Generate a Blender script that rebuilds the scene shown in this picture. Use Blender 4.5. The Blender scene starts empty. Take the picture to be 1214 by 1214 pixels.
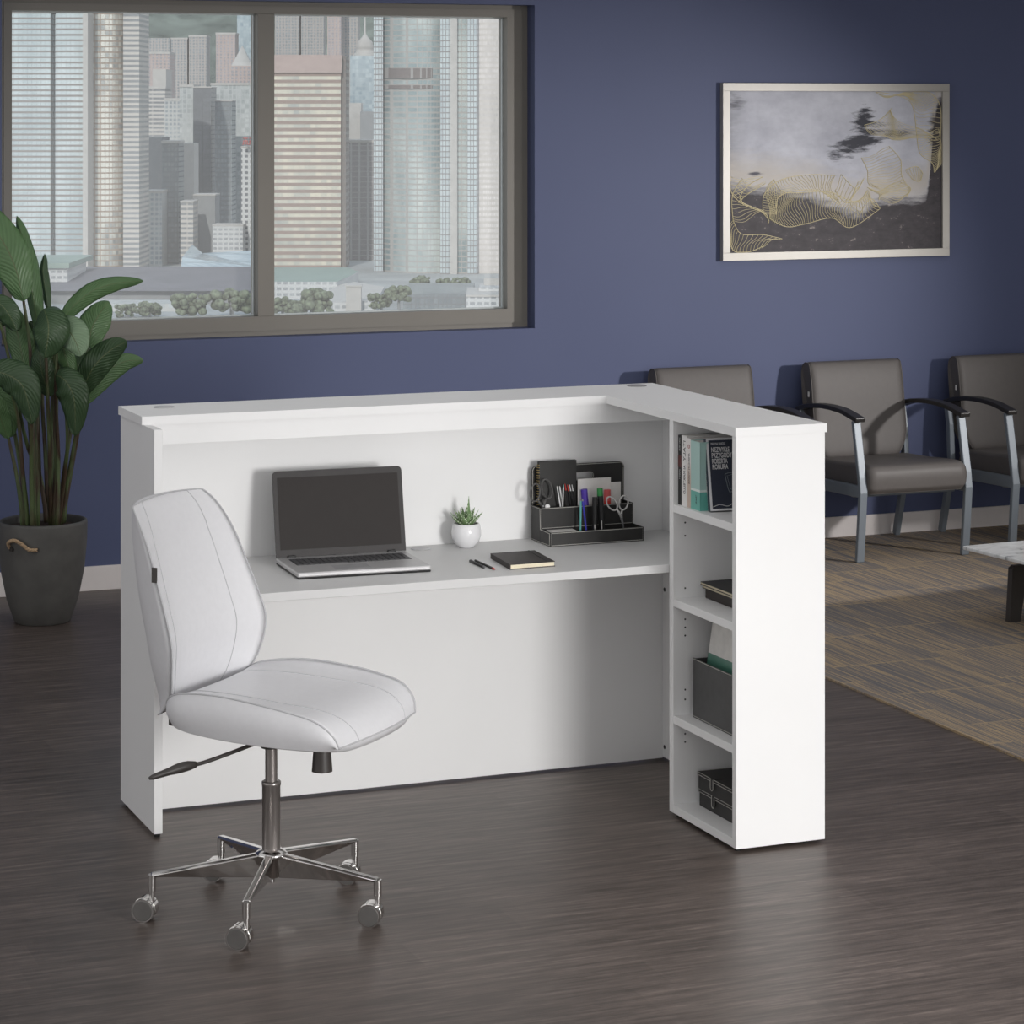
import bpy, math, random
from mathutils import Vector, Matrix
random.seed(7)
PI = math.pi
COL = bpy.context.scene.collection
# ---------------------------------------------------------------- camera numbers
F_PX, YAW, HY = 3095.06, 0.38326, 127.63
CAM = Vector((-1.9001, -7.9871, 2.1625))
FW = Vector((math.sin(YAW), math.cos(YAW), 0)); RT = Vector((math.cos(YAW), -math.sin(YAW), 0)); UP = Vector((0, 0, 1))
def ray(px, py): return FW + RT * ((px - 607) / F_PX) - UP * ((py - HY) / F_PX)
def at_y(px, py, Y):
    d = ray(px, py); return CAM + d * ((Y - CAM.y) / d.y)
def at_d(px, py, D): return CAM + ray(px, py) * D
# ---------------------------------------------------------------- mesh builder
class MB:
    def __init__(s): s.v = []; s.f = []; s.sm = []; s.uv = None
    def add(s, vs, fs, smooth=False):
        n = len(s.v); s.v += [Vector(v) for v in vs]
        s.f += [tuple(i + n for i in f) for f in fs]; s.sm += [smooth] * len(fs); return s
    def box(s, x0, x1, y0, y1, z0, z1):
        return s.add([(x0,y0,z0),(x1,y0,z0),(x1,y1,z0),(x0,y1,z0),(x0,y0,z1),(x1,y0,z1),(x1,y1,z1),(x0,y1,z1)],
                     [(3,2,1,0),(4,5,6,7),(0,1,5,4),(1,2,6,5),(2,3,7,6),(3,0,4,7)])
    def obox(s, c, ax, ay, az):
        c = Vector(c); ax, ay, az = Vector(ax), Vector(ay), Vector(az); vs = []
        for k in (-1, 1):
            for i, j in ((-1,-1),(1,-1),(1,1),(-1,1)): vs.append(c + ax*i + ay*j + az*k)
        return s.add(vs, [(3,2,1,0),(4,5,6,7),(0,1,5,4),(1,2,6,5),(2,3,7,6),(3,0,4,7)])
    def cyl(s, a, b, r0, r1=None, n=20, cap=True):
        a, b = Vector(a), Vector(b); r1 = r0 if r1 is None else r1
        d = (b - a).normalized(); u = d.orthogonal().normalized(); w = d.cross(u)
        vs = [a + (u*math.cos(2*PI*i/n) + w*math.sin(2*PI*i/n))*r0 for i in range(n)] + [b + (u*math.cos(2*PI*i/n) + w*math.sin(2*PI*i/n))*r1 for i in range(n)]
        s.add(vs, [(i, (i+1) % n, n+(i+1) % n, n+i) for i in range(n)], True)
        if cap:
            s.add(vs[:n], [tuple(range(n-1, -1, -1))]); s.add(vs[n:], [tuple(range(n))])
        return s
    def tube(s, pts, r, n=8, closed=False, cap=True):
        pts = [Vector(p) for p in pts]; m = len(pts); rs = r if isinstance(r, (list, tuple)) else [r]*m
        rings = []; u = None
        for i, p in enumerate(pts):
            if closed: t = (pts[(i+1) % m] - pts[i-1]).normalized()
            else: t = (pts[min(i+1, m-1)] - pts[max(i-1, 0)]).normalized()
            if t.length < 1e-9: t = Vector((0, 0, 1))
            if u is None: u = t.orthogonal().normalized()
            u = (u - t*u.dot(t)); u = u.normalized() if u.length > 1e-6 else t.orthogonal().normalized()
            w = t.cross(u)
            rings.append([p + (u*math.cos(2*PI*k/n) + w*math.sin(2*PI*k/n))*rs[i] for k in range(n)])
        vs = [v for g in rings for v in g]; fs = []
        for i in range(m if closed else m-1):
            j = (i+1) % m
            for k in range(n): fs.append((i*n+k, i*n+(k+1) % n, j*n+(k+1) % n, j*n+k))
        if not closed and cap: fs.append(tuple(range(n-1, -1, -1))); fs.append(tuple((m-1)*n+k for k in range(n)))
        return s.add(vs, fs, True)
    def lathe(s, prof, n=48, c=(0, 0, 0), sx=1, sy=1):
        c = Vector(c); vs = []
        for r, z in prof:
            for k in range(n): vs.append(c + Vector((r*math.cos(2*PI*k/n)*sx, r*math.sin(2*PI*k/n)*sy, z)))
        fs = [(i*n+k, i*n+(k+1) % n, (i+1)*n+(k+1) % n, (i+1)*n+k) for i in range(len(prof)-1) for k in range(n)]
        s.add(vs, fs, True)
        if prof[0][0] > 1e-5: s.add(vs[:n], [tuple(range(n-1, -1, -1))])
        if prof[-1][0] > 1e-5: s.add(vs[-n:], [tuple(range(n))])
        return s
    def prism(s, poly, o, u, v, w, smooth=False):      # polygon in (u,v), extruded along w
        o, u, v, w = Vector(o), Vector(u), Vector(v), Vector(w); n = len(poly)
        a = [o + u*p + v*q for p, q in poly]; b = [x + w for x in a]
        s.add(a + b, [tuple(range(n-1, -1, -1)), tuple(range(n, 2*n))])
        s.add(a + b, [(i, (i+1) % n, n+(i+1) % n, n+i) for i in range(n)], smooth); return s
    def grid(s, P, smooth=True, flip=False):
        m, n = len(P), len(P[0]); fs = []
        for i in range(m-1):
            for j in range(n-1):
                q = (i*n+j, i*n+j+1, (i+1)*n+j+1, (i+1)*n+j); fs.append(q[::-1] if flip else q)
        return s.add([p for row in P for p in row], fs, smooth)
    def sphere(s, c, r, n=16, m=10, sc=(1, 1, 1)):
        prof = [(r*math.sin(PI*i/m), -r*math.cos(PI*i/m)) for i in range(m+1)]; c = Vector(c)
        vs = [c + Vector((p*math.cos(2*PI*k/n)*sc[0], p*math.sin(2*PI*k/n)*sc[1], z*sc[2])) for p, z in prof for k in range(n)]
        return s.add(vs, [(i*n+k, i*n+(k+1) % n, (i+1)*n+(k+1) % n, (i+1)*n+k) for i in range(m) for k in range(n)], True)
def M_of(o):
    m = Matrix.LocRotScale(o.location, o.rotation_euler, o.scale)
    return (M_of(o.parent) @ m) if o.parent else m
def obj(name, mb, mat, parent=None, bevel=0, seg=2, local=False, merge=False, solid=0):
    me = bpy.data.meshes.new(name); vs = mb.v
    if parent is not None and not local:
        inv = M_of(parent).inverted(); vs = [inv @ v for v in vs]
    me.from_pydata([tuple(v) for v in vs], [], mb.f); me.validate()
    if len(me.polygons) == len(mb.sm): me.polygons.foreach_set('use_smooth', mb.sm)
    if mb.uv is not None:
        l = me.uv_layers.new(name='UVMap')
        for lp in me.loops: l.data[lp.index].uv = mb.uv[lp.vertex_index]
    if merge:
        import bmesh
        bm = bmesh.new(); bm.from_mesh(me); bmesh.ops.remove_doubles(bm, verts=bm.verts, dist=1e-5)
        bmesh.ops.recalc_face_normals(bm, faces=bm.faces); bm.to_mesh(me); bm.free()
    me.update(); o = bpy.data.objects.new(name, me); COL.objects.link(o)
    if mat: me.materials.append(mat)
    if parent is not None: o.parent = parent
    if bevel:
        b = o.modifiers.new('bevel', 'BEVEL'); b.width = bevel; b.segments = seg; b.limit_method = 'ANGLE'; b.angle_limit = math.radians(40)
    return o
def tag(o, label=None, cat=None, group=None, kind=None):
    for k, v in (('label', label), ('category', cat), ('group', group), ('kind', kind)):
        if v: o[k] = v
    return o
def thing(name, label, cat, loc=(0, 0, 0), rz=0, group=None):
    o = bpy.data.objects.new(name, None); COL.objects.link(o); o.location = loc; o.rotation_euler = (0, 0, rz); o.empty_display_size = .05
    return tag(o, label, cat, group)
def copy_tree(o, parent=None):
    c = o.copy(); COL.objects.link(c)
    if parent is not None: c.parent = parent
    for ch in [x for x in bpy.data.objects if x.parent == o]: copy_tree(ch, c)
    return c
def catmull(pts, n):
    pts = [Vector(p) for p in pts]; out = []; m = len(pts)-1
    for k in range(n+1):
        t = k/n*m; i = min(int(t), m-1); t -= i
        p0, p1, p2, p3 = pts[max(i-1, 0)], pts[i], pts[i+1], pts[min(i+2, m)]
        out.append(.5*((2*p1) + (p2-p0)*t + (2*p0-5*p1+4*p2-p3)*t*t + (3*p1-p0-3*p2+p3)*t**3))
    return out
def text(name, body, size, o, u, v, mat, parent, ext=.0002, sx=1, align='LEFT', bold=0):
    c = bpy.data.curves.new(name, 'FONT'); c.body = body; c.size = size; c.extrude = ext; c.align_x = align; c.offset = bold
    ob = bpy.data.objects.new(name, c); COL.objects.link(ob); c.materials.append(mat)
    u, v = Vector(u).normalized(), Vector(v).normalized(); w = u.cross(v)
    m = Matrix(((u.x*sx, v.x, w.x, o[0]), (u.y*sx, v.y, w.y, o[1]), (u.z*sx, v.z, w.z, o[2]), (0, 0, 0, 1)))
    dg = bpy.context.evaluated_depsgraph_get(); dg.update(); me = bpy.data.meshes.new_from_object(ob.evaluated_get(dg)); bpy.data.objects.remove(ob); me.materials.clear(); me.materials.append(mat); ob = bpy.data.objects.new(name, me); COL.objects.link(ob)
    ob.parent = parent; m = M_of(parent).inverted() @ m
    ob.location = m.to_translation(); ob.rotation_euler = m.to_euler(); ob.scale = m.to_scale(); return ob
# ---------------------------------------------------------------- materials
def srgb(r, g, b):
    f = lambda c: (c/255)/12.92 if c <= 10 else ((c/255+.055)/1.055)**2.4
    return (f(r), f(g), f(b), 1)
class NT:
    def __init__(s, name):
        s.m = bpy.data.materials.new(name); s.m.use_nodes = True; s.t = s.m.node_tree; s.n = s.t.nodes; s.b = s.n['Principled BSDF']
    def new(s, typ, **kw):
        n = s.n.new(typ)
        for k, v in kw.items(): setattr(n, k, v)
        return n
    def put(s, sock, val):
        if hasattr(val, 'is_output'): s.t.links.new(val, sock)
        else: sock.default_value = val
    def math(s, op, a, b=0, c=0):
        n = s.new('ShaderNodeMath', operation=op); s.put(n.inputs[0], a); s.put(n.inputs[1], b); s.put(n.inputs[2], c); return n.outputs[0]
    def mix(s, f, a, b, typ='MIX'):
        n = s.new('ShaderNodeMix', data_type='RGBA', blend_type=typ); s.put(n.inputs[0], f); s.put(n.inputs[6], a); s.put(n.inputs[7], b); return n.outputs[2]
    def coord(s, k='Object'): return s.new('ShaderNodeTexCoord').outputs[k]
    def map(s, vec, scale=(1, 1, 1), loc=(0, 0, 0), rot=(0, 0, 0)):
        n = s.new('ShaderNodeMapping'); s.put(n.inputs[0], vec); n.inputs[1].default_value = loc; n.inputs[2].default_value = rot; n.inputs[3].default_value = scale; return n.outputs[0]
    def noise(s, vec, scale=5, detail=3, rough=.5):
        n = s.new('ShaderNodeTexNoise'); s.put(n.inputs['Vector'], vec); n.inputs['Scale'].default_value = scale; n.inputs['Detail'].default_value = detail; n.inputs['Roughness'].default_value = rough; return n.outputs[0]
    def white(s, vec):
        n = s.new('ShaderNodeTexWhiteNoise', noise_dimensions='3D'); s.put(n.inputs['Vector'], vec); return n.outputs[0]
    def ramp(s, f, stops):
        n = s.new('ShaderNodeValToRGB'); s.put(n.inputs[0], f); e = n.color_ramp.elements
        while len(e) < len(stops): e.new(.5)
        for el, (p, c) in zip(e, stops): el.position = p; el.color = c
        return n.outputs[0]
    def sep(s, v): n = s.new('ShaderNodeSeparateXYZ'); s.put(n.inputs[0], v); return n.outputs
    def comb(s, x=0, y=0, z=0):
        n = s.new('ShaderNodeCombineXYZ'); s.put(n.inputs[0], x); s.put(n.inputs[1], y); s.put(n.inputs[2], z); return n.outputs[0]
    def bump(s, h, st=.2, dist=.01):
        n = s.new('ShaderNodeBump'); s.put(n.inputs['Height'], h); n.inputs['Strength'].default_value = st; n.inputs['Distance'].default_value = dist; s.put(s.b.inputs['Normal'], n.outputs[0])
    def set(s, base=None, rough=None, metal=None, spec=None, coat=None):
        for k, v in (('Base Color', base), ('Roughness', rough), ('Metallic', metal), ('Specular IOR Level', spec), ('Coat Weight', coat)):
            if v is not None: s.put(s.b.inputs[k], v)
        return s.m
def simple(name, rgb, rough=.5, metal=0, spec=.5, var=.06, sc=30, bump=0, coat=None):
    t = NT(name); c = srgb(*rgb); v = t.noise(t.coord(), sc, 3)
    lo = tuple(x*(1-var) for x in c[:3])+(1,); hi = tuple(min(1, x*(1+var)) for x in c[:3])+(1,)
    if bump: t.bump(t.noise(t.coord(), sc*8, 3), bump, .002)
    return t.set(t.ramp(v, [(.3, lo), (.7, hi)]), rough, metal, spec, coat)
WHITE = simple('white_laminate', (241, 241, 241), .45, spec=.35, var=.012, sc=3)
TRIMW = simple('white_trim_paint', (232, 226, 224), .5, var=.01)
LEATHER = simple('pale_grey_leather', (226, 226, 229), .42, spec=.4, var=.015, sc=60, bump=.08)
LEATHER_D = simple('seam_thread', (192, 192, 195), .6)
CHROME = simple('polished_chrome', (222, 220, 218), .09, metal=1, var=.01)
COLUMN = simple('brushed_column_metal', (158, 152, 149), .32, metal=.75, var=.03)
CAPG = simple('caster_cap_grey', (112, 110, 108), .4, metal=.5)
DPLAST = simple('dark_grey_plastic', (62, 58, 56), .45, var=.05)
BLACK = simple('matt_black', (26, 26, 27), .5)
BLACKR = simple('black_rubber', (18, 18, 18), .7)
VINYL = simple('taupe_grey_vinyl', (97, 93, 91), .5, spec=.3, var=.03, sc=40, bump=.06)
VINYL_D = simple('dark_taupe_vinyl', (84, 80, 77), .45, var=.04, sc=40)
STEELP = simple('blue_grey_powder_steel', (122, 130, 138), .42, metal=.1, var=.02)
ARMB = simple('dark_armrest', (40, 38, 37), .4)
FRAMEG = simple('taupe_window_frame', (124, 120, 113), .5, var=.02, sc=4)
SEALG = simple('window_seal_light', (190, 196, 196), .4)
SILVER = simple('silver_picture_frame', (176, 173, 167), .42, metal=.25, var=.02)
ORG = simple('black_leatherette', (36, 35, 34), .55, bump=.15, sc=40, var=.15)
STITCH = simple('pale_grey_edge_stitching', (184, 182, 176), .6)
PAPER = simple('off_white_paper', (226, 224, 220), .8)
CREAM = simple('cream_page_block', (232, 222, 196), .8)
BROWNBK = simple('brown_black_leatherette', (45, 38, 36), .55, bump=.1, sc=40, var=.1)
CERAM = simple('white_glazed_ceramic', (236, 236, 238), .12, spec=.6, var=.01)
SOIL = simple('brown_potting_soil', (66, 52, 44), .95, var=.5, sc=90, bump=1)
CONCR = simple('dark_grey_fibrestone', (98, 97, 94), .6, var=.12, sc=14, bump=.15)
ROPE = simple('jute_rope', (196, 168, 136), .9, var=.2, sc=120, bump=.6)
GROM = simple('light_grey_plastic', (188, 188, 190), .4)
GROMD = simple('mid_grey_plastic', (140, 140, 142), .45)
ALU = simple('laptop_silver', (188, 187, 188), .42, metal=.35, var=.01)
BEZEL = simple('laptop_bezel', (66, 64, 64), .5, spec=.2)
KEYM = simple('black_keys', (24, 24, 26), .5)
PADM = simple('trackpad_grey', (158, 158, 160), .4)
SCREEN = simple('dark_lcd_screen', (56, 53, 52), .55, spec=.12, var=.02)
HOLE = simple('drill_hole_dark', (70, 70, 70), .8)
NAVY = simple('navy_cover', (38, 44, 60), .45, var=.05)
GOLD = simple('pale_gold_line', (214, 202, 162), .5)
def col(name, rgb, rough=.4, metal=0): return simple(name, rgb, rough, metal)
def mat_wall():
    t = NT('navy_blue_wall_paint'); n = t.noise(t.coord(), 1.3, 2)
    t.bump(t.noise(t.coord(), 160, 2), .05, .002)
    return t.set(t.ramp(n, [(.3, srgb(84, 92, 124)), (.7, srgb(87, 95, 127))]), .55, spec=.3)
def mat_floor():
    t = NT('dark_woodgrain_floor'); c = t.coord()
    a = t.noise(t.map(c, (.8, 12, 1)), 4, 5, .65); b = t.noise(t.map(c, (3.5, 70, 1)), 4, 5, .75); d = t.noise(t.map(c, (.5, .7, 1)), 1.6, 2)
    # long planks lying along the desk, each a little lighter or darker
    sx, sy, _ = t.sep(c)
    row = t.math('FLOOR', t.math('MULTIPLY', sy, 1/.18)); off = t.math('MULTIPLY', t.white(t.comb(row, 3, 1)), 1.3)
    pl = t.white(t.comb(t.math('FLOOR', t.math('MULTIPLY', t.math('ADD', sx, off), 1/1.3)), row, 0))
    v = t.math('ADD', t.math('MULTIPLY', a, .4), t.math('MULTIPLY', b, .38)); v = t.math('ADD', v, t.math('MULTIPLY', d, .12)); v = t.math('ADD', v, t.math('MULTIPLY', pl, .035))
    colr = t.ramp(v, [(.33, srgb(54, 46, 43)), (.44, srgb(84, 75, 70)), (.52, srgb(108, 97, 91)), (.64, srgb(152, 138, 130))])
    t.bump(v, .12, .003)
    rr = t.ramp(b, [(.3, (.34, .34, .34, 1)), (.7, (.5, .5, .5, 1))])
    return t.set(colr, rr, spec=.5)
def mat_carpet():
    t = NT('striped_carpet_tile'); c = t.coord(); sx, sy, _ = t.sep(c)
    cx = t.math('FLOOR', t.math('MULTIPLY', sx, 2.0)); off = t.math('MULTIPLY', t.white(t.comb(cx, 5, 0)), .5)
    ty = t.math('MULTIPLY', t.math('ADD', sy, off), 2.0); cy = t.math('FLOOR', ty)
    q = t.math('FLOOR', t.math('MULTIPLY', sx, 10.0))
    til = t.white(t.comb(q, t.math('FLOOR', t.math('MULTIPLY', ty, 1.0)), 2))
    jog = t.math('MULTIPLY', t.white(t.comb(cx, cy, 9)), 7.0)
    st = t.noise(t.comb(t.math('ADD', t.math('MULTIPLY', sx, 62), jog), t.math('MULTIPLY', sy, .7), jog), 1.6, 3, .75)
    fine = t.noise(t.map(c, (260, 120, 1)), 1, 2, .7)
    lum = t.math('ADD', t.math('MULTIPLY', st, .8), t.math('MULTIPLY', fine, .2)); lum = t.math('ADD', lum, t.math('MULTIPLY', t.math('SUBTRACT', til, .5), .07))
    base = t.ramp(lum, [(.34, srgb(108, 109, 114)), (.45, srgb(130, 126, 125)), (.52, srgb(148, 136, 124)), (.575, srgb(198, 174, 138)), (.63, srgb(142, 132, 124))])
    seam = t.math('LESS_THAN', t.math('FRACT', ty), .03)
    base = t.mix(t.math('MULTIPLY', seam, .4), base, srgb(200, 176, 138))
    t.bump(lum, .5, .004)
    return t.set(base, .95, spec=.1)
def mat_marble():
    t = NT('white_marble'); c = t.coord(); n = t.noise(t.map(c, (3, 6, 1)), 3, 6, .65)
    return t.set(t.ramp(n, [(.33, srgb(150, 152, 154)), (.42, srgb(222, 223, 223)), (.56, srgb(240, 241, 241))]), .2)
def mat_leaf(name, a, b):
    t = NT(name); uv = t.new('ShaderNodeUVMap').outputs[0]; u, v, _ = t.sep(uv)
    av = t.math('ABSOLUTE', v); ph = t.math('ADD', t.math('MULTIPLY', u, 210), t.math('MULTIPLY', av, -28))
    w = t.math('ADD', t.math('MULTIPLY', t.math('SINE', ph), .5), .5)
    n = t.noise(t.coord(), 14, 3)
    base = t.mix(n, srgb(*a), srgb(*b)); base = t.mix(t.math('MULTIPLY', w, .13), base, srgb(*[x*.5 for x in a]))
    base = t.mix(t.math('LESS_THAN', av, .03), base, srgb(100, 112, 76))
    t.bump(w, .35, .004)
    return t.set(base, .36, spec=.5)
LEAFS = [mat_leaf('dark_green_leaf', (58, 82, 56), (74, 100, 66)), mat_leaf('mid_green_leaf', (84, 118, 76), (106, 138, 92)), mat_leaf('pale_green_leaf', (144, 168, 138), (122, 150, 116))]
def mat_stem():
    t = NT('green_brown_stem'); n = t.noise(t.map(t.coord(), (1, 1, .25)), 22, 2)
    return t.set(t.ramp(n, [(.42, srgb(92, 108, 70)), (.6, srgb(78, 62, 48))]), .5)
STEM = mat_stem()
def mat_glass():
    m = bpy.data.materials.new('window_glass'); m.use_nodes = True; n = m.node_tree.nodes; l = m.node_tree.links; n.remove(n['Principled BSDF'])
    tr = n.new('ShaderNodeBsdfTransparent'); tr.inputs[0].default_value = (.96, .975, .975, 1); gl = n.new('ShaderNodeBsdfGlossy'); gl.inputs['Roughness'].default_value = .38
    df = n.new('ShaderNodeBsdfDiffuse'); df.inputs[0].default_value = (.9, .9, .9, 1)  # whitish veil mixed into the pane, stands in for haze over the city
    a = n.new('ShaderNodeMixShader'); a.inputs[0].default_value = .045; b = n.new('ShaderNodeMixShader')
    nz = n.new('ShaderNodeTexNoise'); nz.inputs['Scale'].default_value = 1.5
    mm = n.new('ShaderNodeMath'); mm.operation = 'MULTIPLY'; mm.inputs[1].default_value = .12; l.new(nz.outputs[0], mm.inputs[0]); l.new(mm.outputs[0], b.inputs[0])
    l.new(tr.outputs[0], a.inputs[1]); l.new(gl.outputs[0], a.inputs[2]); l.new(a.outputs[0], b.inputs[1]); l.new(df.outputs[0], b.inputs[2]); l.new(b.outputs[0], n['Material Output'].inputs[0]); return m
GLASS = mat_glass()
def facade(name, wall, glass, fh=3.6, bw=3.0, hf=.5, vf=.15, var=.25, gl2=None, metal=.0, rough=.3, wallvar=.05):
    """windows as a surface pattern: hf = share of a storey that is spandrel, vf = share of a bay that is pier"""
    t = NT(name); c = t.coord(); x, y, z = t.sep(c); u = t.math('ADD', x, y)
    a = t.math('MULTIPLY', u, 1/bw); b = t.math('MULTIPLY', z, 1/fh)
    isw = t.math('MAXIMUM', t.math('LESS_THAN', t.math('FRACT', a), vf), t.math('LESS_THAN', t.math('FRACT', b), hf))
    r = t.white(t.comb(t.math('FLOOR', a), t.math('FLOOR', b), 1))
    big = t.noise(t.map(c, (.03, .03, .012)), 1, 3, .6)
    m = t.math('ADD', t.math('MULTIPLY', r, var), t.math('MULTIPLY', t.math('SUBTRACT', big, .32), 2.6)); m.node.use_clamp = True
    g = t.mix(m, srgb(*glass), srgb(*(gl2 or [min(255, q*1.25) for q in glass])))
    rw = t.noise(c, .3, 2); w = t.mix(rw, srgb(*[q*(1-wallvar) for q in wall]), srgb(*wall))
    t.put(t.b.inputs['Roughness'], t.mix(isw, (rough, rough, rough, 1), (.8, .8, .8, 1)))
    t.put(t.b.inputs['Metallic'], t.math('MULTIPLY', t.math('SUBTRACT', 1, isw), metal))
    return t.set(t.mix(isw, g, w))
# ================================================================ THE ROOM
YW, OX0, OX1, OZ0, OZ1 = 3.563, .3238, 2.8744, 1.1071, 2.6536
WT = .24
w = MB(); w.box(-7, OX0, YW, YW+WT, 0, 3.1); w.box(OX1, 9.5, YW, YW+WT, 0, 3.1); w.box(OX0, OX1, YW, YW+WT, 0, OZ0); w.box(OX0, OX1, YW, YW+WT, OZ1, 3.1)
tag(obj('wall_back', w, mat_wall()), kind='structure')
tag(obj('floor', MB().box(-7, 9.5, -10.5, YW+WT, -.12, 0), mat_floor()), kind='structure')
CEILM = simple('white_ceiling_paint', (225, 225, 225), .8, var=.01, sc=2); SIDEM = simple('light_grey_wall_paint', (190, 190, 192), .8, var=.01, sc=2)
tag(obj('ceiling', MB().box(-7, 9.5, -10.5, YW+WT, 3.1, 3.25), CEILM), kind='structure')
tag(obj('wall_left', MB().box(-7.2, -7, -10.5, YW+WT, -.12, 3.25), SIDEM), kind='structure')
tag(obj('wall_right', MB().box(9.5, 9.7, -10.5, YW+WT, -.12, 3.25), SIDEM), kind='structure')
tag(obj('wall_front', MB().box(-7.2, 9.7, -10.7, -10.5, -.12, 3.25), SIDEM), kind='structure')
tag(obj('baseboard_back', MB().box(-7, 9.5, YW-.014, YW, 0, .1094), TRIMW, bevel=.003), kind='structure')
win = thing('window_1', 'wide taupe framed sliding window over the city in the blue wall', 'window', (OX0, YW+.085, OZ0)); win['kind'] = 'structure'
FY = YW + .085
f = MB()
f.box(OX0, OX1, FY+.008, YW+WT, OZ0, OZ0+.022); f.box(OX0, OX1, FY+.008, YW+WT, OZ1-.02, OZ1); f.box(OX0, OX0+.025, FY+.008, YW+WT, OZ0+.022, OZ1-.02); f.box(OX1-.03, OX1, FY+.008, YW+WT, OZ0+.022, OZ1-.02)
obj('window_frame', f, FRAMEG, win)
f = MB(); zi0, zi1, xl, xr = 1.197, 2.597, .386, 2.767
f.box(OX0+.025, OX1-.03, FY, FY+.115, OZ0+.022, zi0); f.box(OX0+.025, OX1-.03, FY, FY+.115, zi1, OZ1-.02)
f.box(OX0+.025, xl, FY, FY+.115, zi0, zi1); f.box(xr, OX1-.03, FY, FY+.115, zi0, zi1)
obj('sash_frame', f, FRAMEG, win)
obj('mullion', MB().box(1.523, 1.603, FY-.004, FY+.115, zi0, zi1), FRAMEG, win, bevel=.002)
for x0, x1 in ((xl, 1.523), (1.603, xr)):
    g = obj('pane', MB().box(x0, x1, FY+.068, FY+.074, zi0, zi1), GLASS, win)
    s = MB(); s.box(x0, x0+.006, FY+.054, FY+.068, zi0, zi1); s.box(x1-.006, x1, FY+.054, FY+.068, zi0, zi1); s.box(x0+.006, x1-.006, FY+.054, FY+.068, zi0, zi0+.006); s.box(x0+.006, x1-.006, FY+.054, FY+.068, zi1-.006, zi1)
    obj('glazing_seal', s, SEALG, g)
# carpet
tag(obj('carpet', MB().box(2.898, 9.4, -3.4, YW-.014, .0003, .008), mat_carpet()), 'striped grey and ochre carpet under the waiting room chairs', 'carpet')
# ================================================================ RECEPTION DESK
H, T, BZ, W_, DP, DT, XI, DS, OV = 1.2345, .0257, .012, 1.83, .428, .3015, 1.5285, 1.2148, .006
desk = thing('reception_desk', 'white L-shaped reception desk with raised counter and lower worktop', 'desk', (.9, -.2, 0))
PZ = H - T
obj('end_panel', MB().box(OV, OV+T, -DP, -OV, BZ, PZ), WHITE, desk, bevel=.0012)
sp = obj('side_panel', MB().box(W_-OV-T, W_-OV, -.7600, -OV, BZ, PZ), WHITE, desk, bevel=.0012)
for zz in (.5586, .0364+.0):
    pass
for zz in (.558, .037):
    obj('bolt_hole', MB().cyl((W_-OV-T-.0008, -.165, zz+.01), (W_-OV-T+.001, -.165, zz+.01), .007, n=16), BLACK, sp)
obj('back_panel', MB().box(OV+T, W_-OV-T, -.150, -.132, .008, PZ), WHITE, desk, bevel=.001)
obj('apron', MB().box(OV+T, W_-OV-T, -.292, -.270, 1.1458, PZ), WHITE, desk, bevel=.001)
wt_ = MB().box(OV+T+.001, W_-OV-T-.001, -.7575, -.1505, .7393, .765)
obj('worktop', wt_, simple('white_laminate_shaded', (214, 214, 214), .45, spec=.35, var=.012, sc=3), desk, bevel=.0015)  # same laminate as the desk, shade on the worktop put into its colour
t = MB().prism([(0, 0), (0, -DT), (XI, -DT), (XI, -DS), (W_, -DS), (W_, 0)][::-1], (0, 0, H-T), (1, 0, 0), (0, 1, 0), (0, 0, T))
ct = obj('countertop', t, WHITE, desk, bevel=.0015)
for x, y, z, m in ((.124, -.085, H, GROM), (1.742, -.0675, H, GROMD), (.925, -.2095, .765, GROM)):
    g = obj('cable_grommet', MB().lathe([(.0, 0), (.033, 0), (.033, .0015), (.031, .0025), (.0, .0025)], 32, (x, y, z)), m, desk)
for x, y in ((OV+.013, -.06), (OV+.014, -DP+.02), (W_-OV-.013, -.05), (W_-OV-.013, -.5)):
    obj('levelling_foot', MB().cyl((x, y, 0), (x, y, BZ), .009, n=14), BLACKR, desk)
# bookcase return under the counter
bc = thing('bookcase', 'narrow white open bookcase holding up the right arm of the counter', 'bookcase', (1.68, -1.0, 0))
BX0, BX1, BY0, BY1 = 1.5324, 1.8238, -.7610, -1.2118
obj('side_panel', MB().box(BX0, BX1, -.7885, BY0, BZ, PZ), WHITE, bc, bevel=.001)
lp = [x for x in bpy.data.objects if x.parent == bc][0]
obj('front_panel', MB().box(BX0, BX1, BY1, BY1+.0257, BZ, PZ), WHITE, bc, bevel=.001)
obj('back_panel', MB().box(BX1-.018, BX1, BY1+.0257, -.7885, BZ, PZ), WHITE, bc)
SH = [(.024, .0497), (.2845, .309), (.6415, .6655), (.929, .953)]
for z0, z1 in SH: obj('shelf', MB().box(BX0+.001, BX1-.018, BY1+.0257, -.7885, z0 if z0 > .03 else BZ, z1 if z0 > .03 else BZ+.0257), WHITE, bc, bevel=.0008)
SH[0] = (BZ, BZ+.0257)
for zz in (1.02, .985, .895, .855, .695, .60, .575, .55, .385, .355, .25, .225):
    obj('shelf_pin_hole', MB().cyl((BX0+.04, -.7896, zz), (BX0+.04, -.788, zz), .0028, n=10), HOLE, lp)
for x, y in ((BX0+.02, BY1+.03), (BX1-.05, BY1+.03), (BX0+.02, BY0-.03)):
    obj('levelling_foot', MB().cyl((x, y, 0), (x, y, BZ), .009, n=14), BLACKR, bc)
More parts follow.
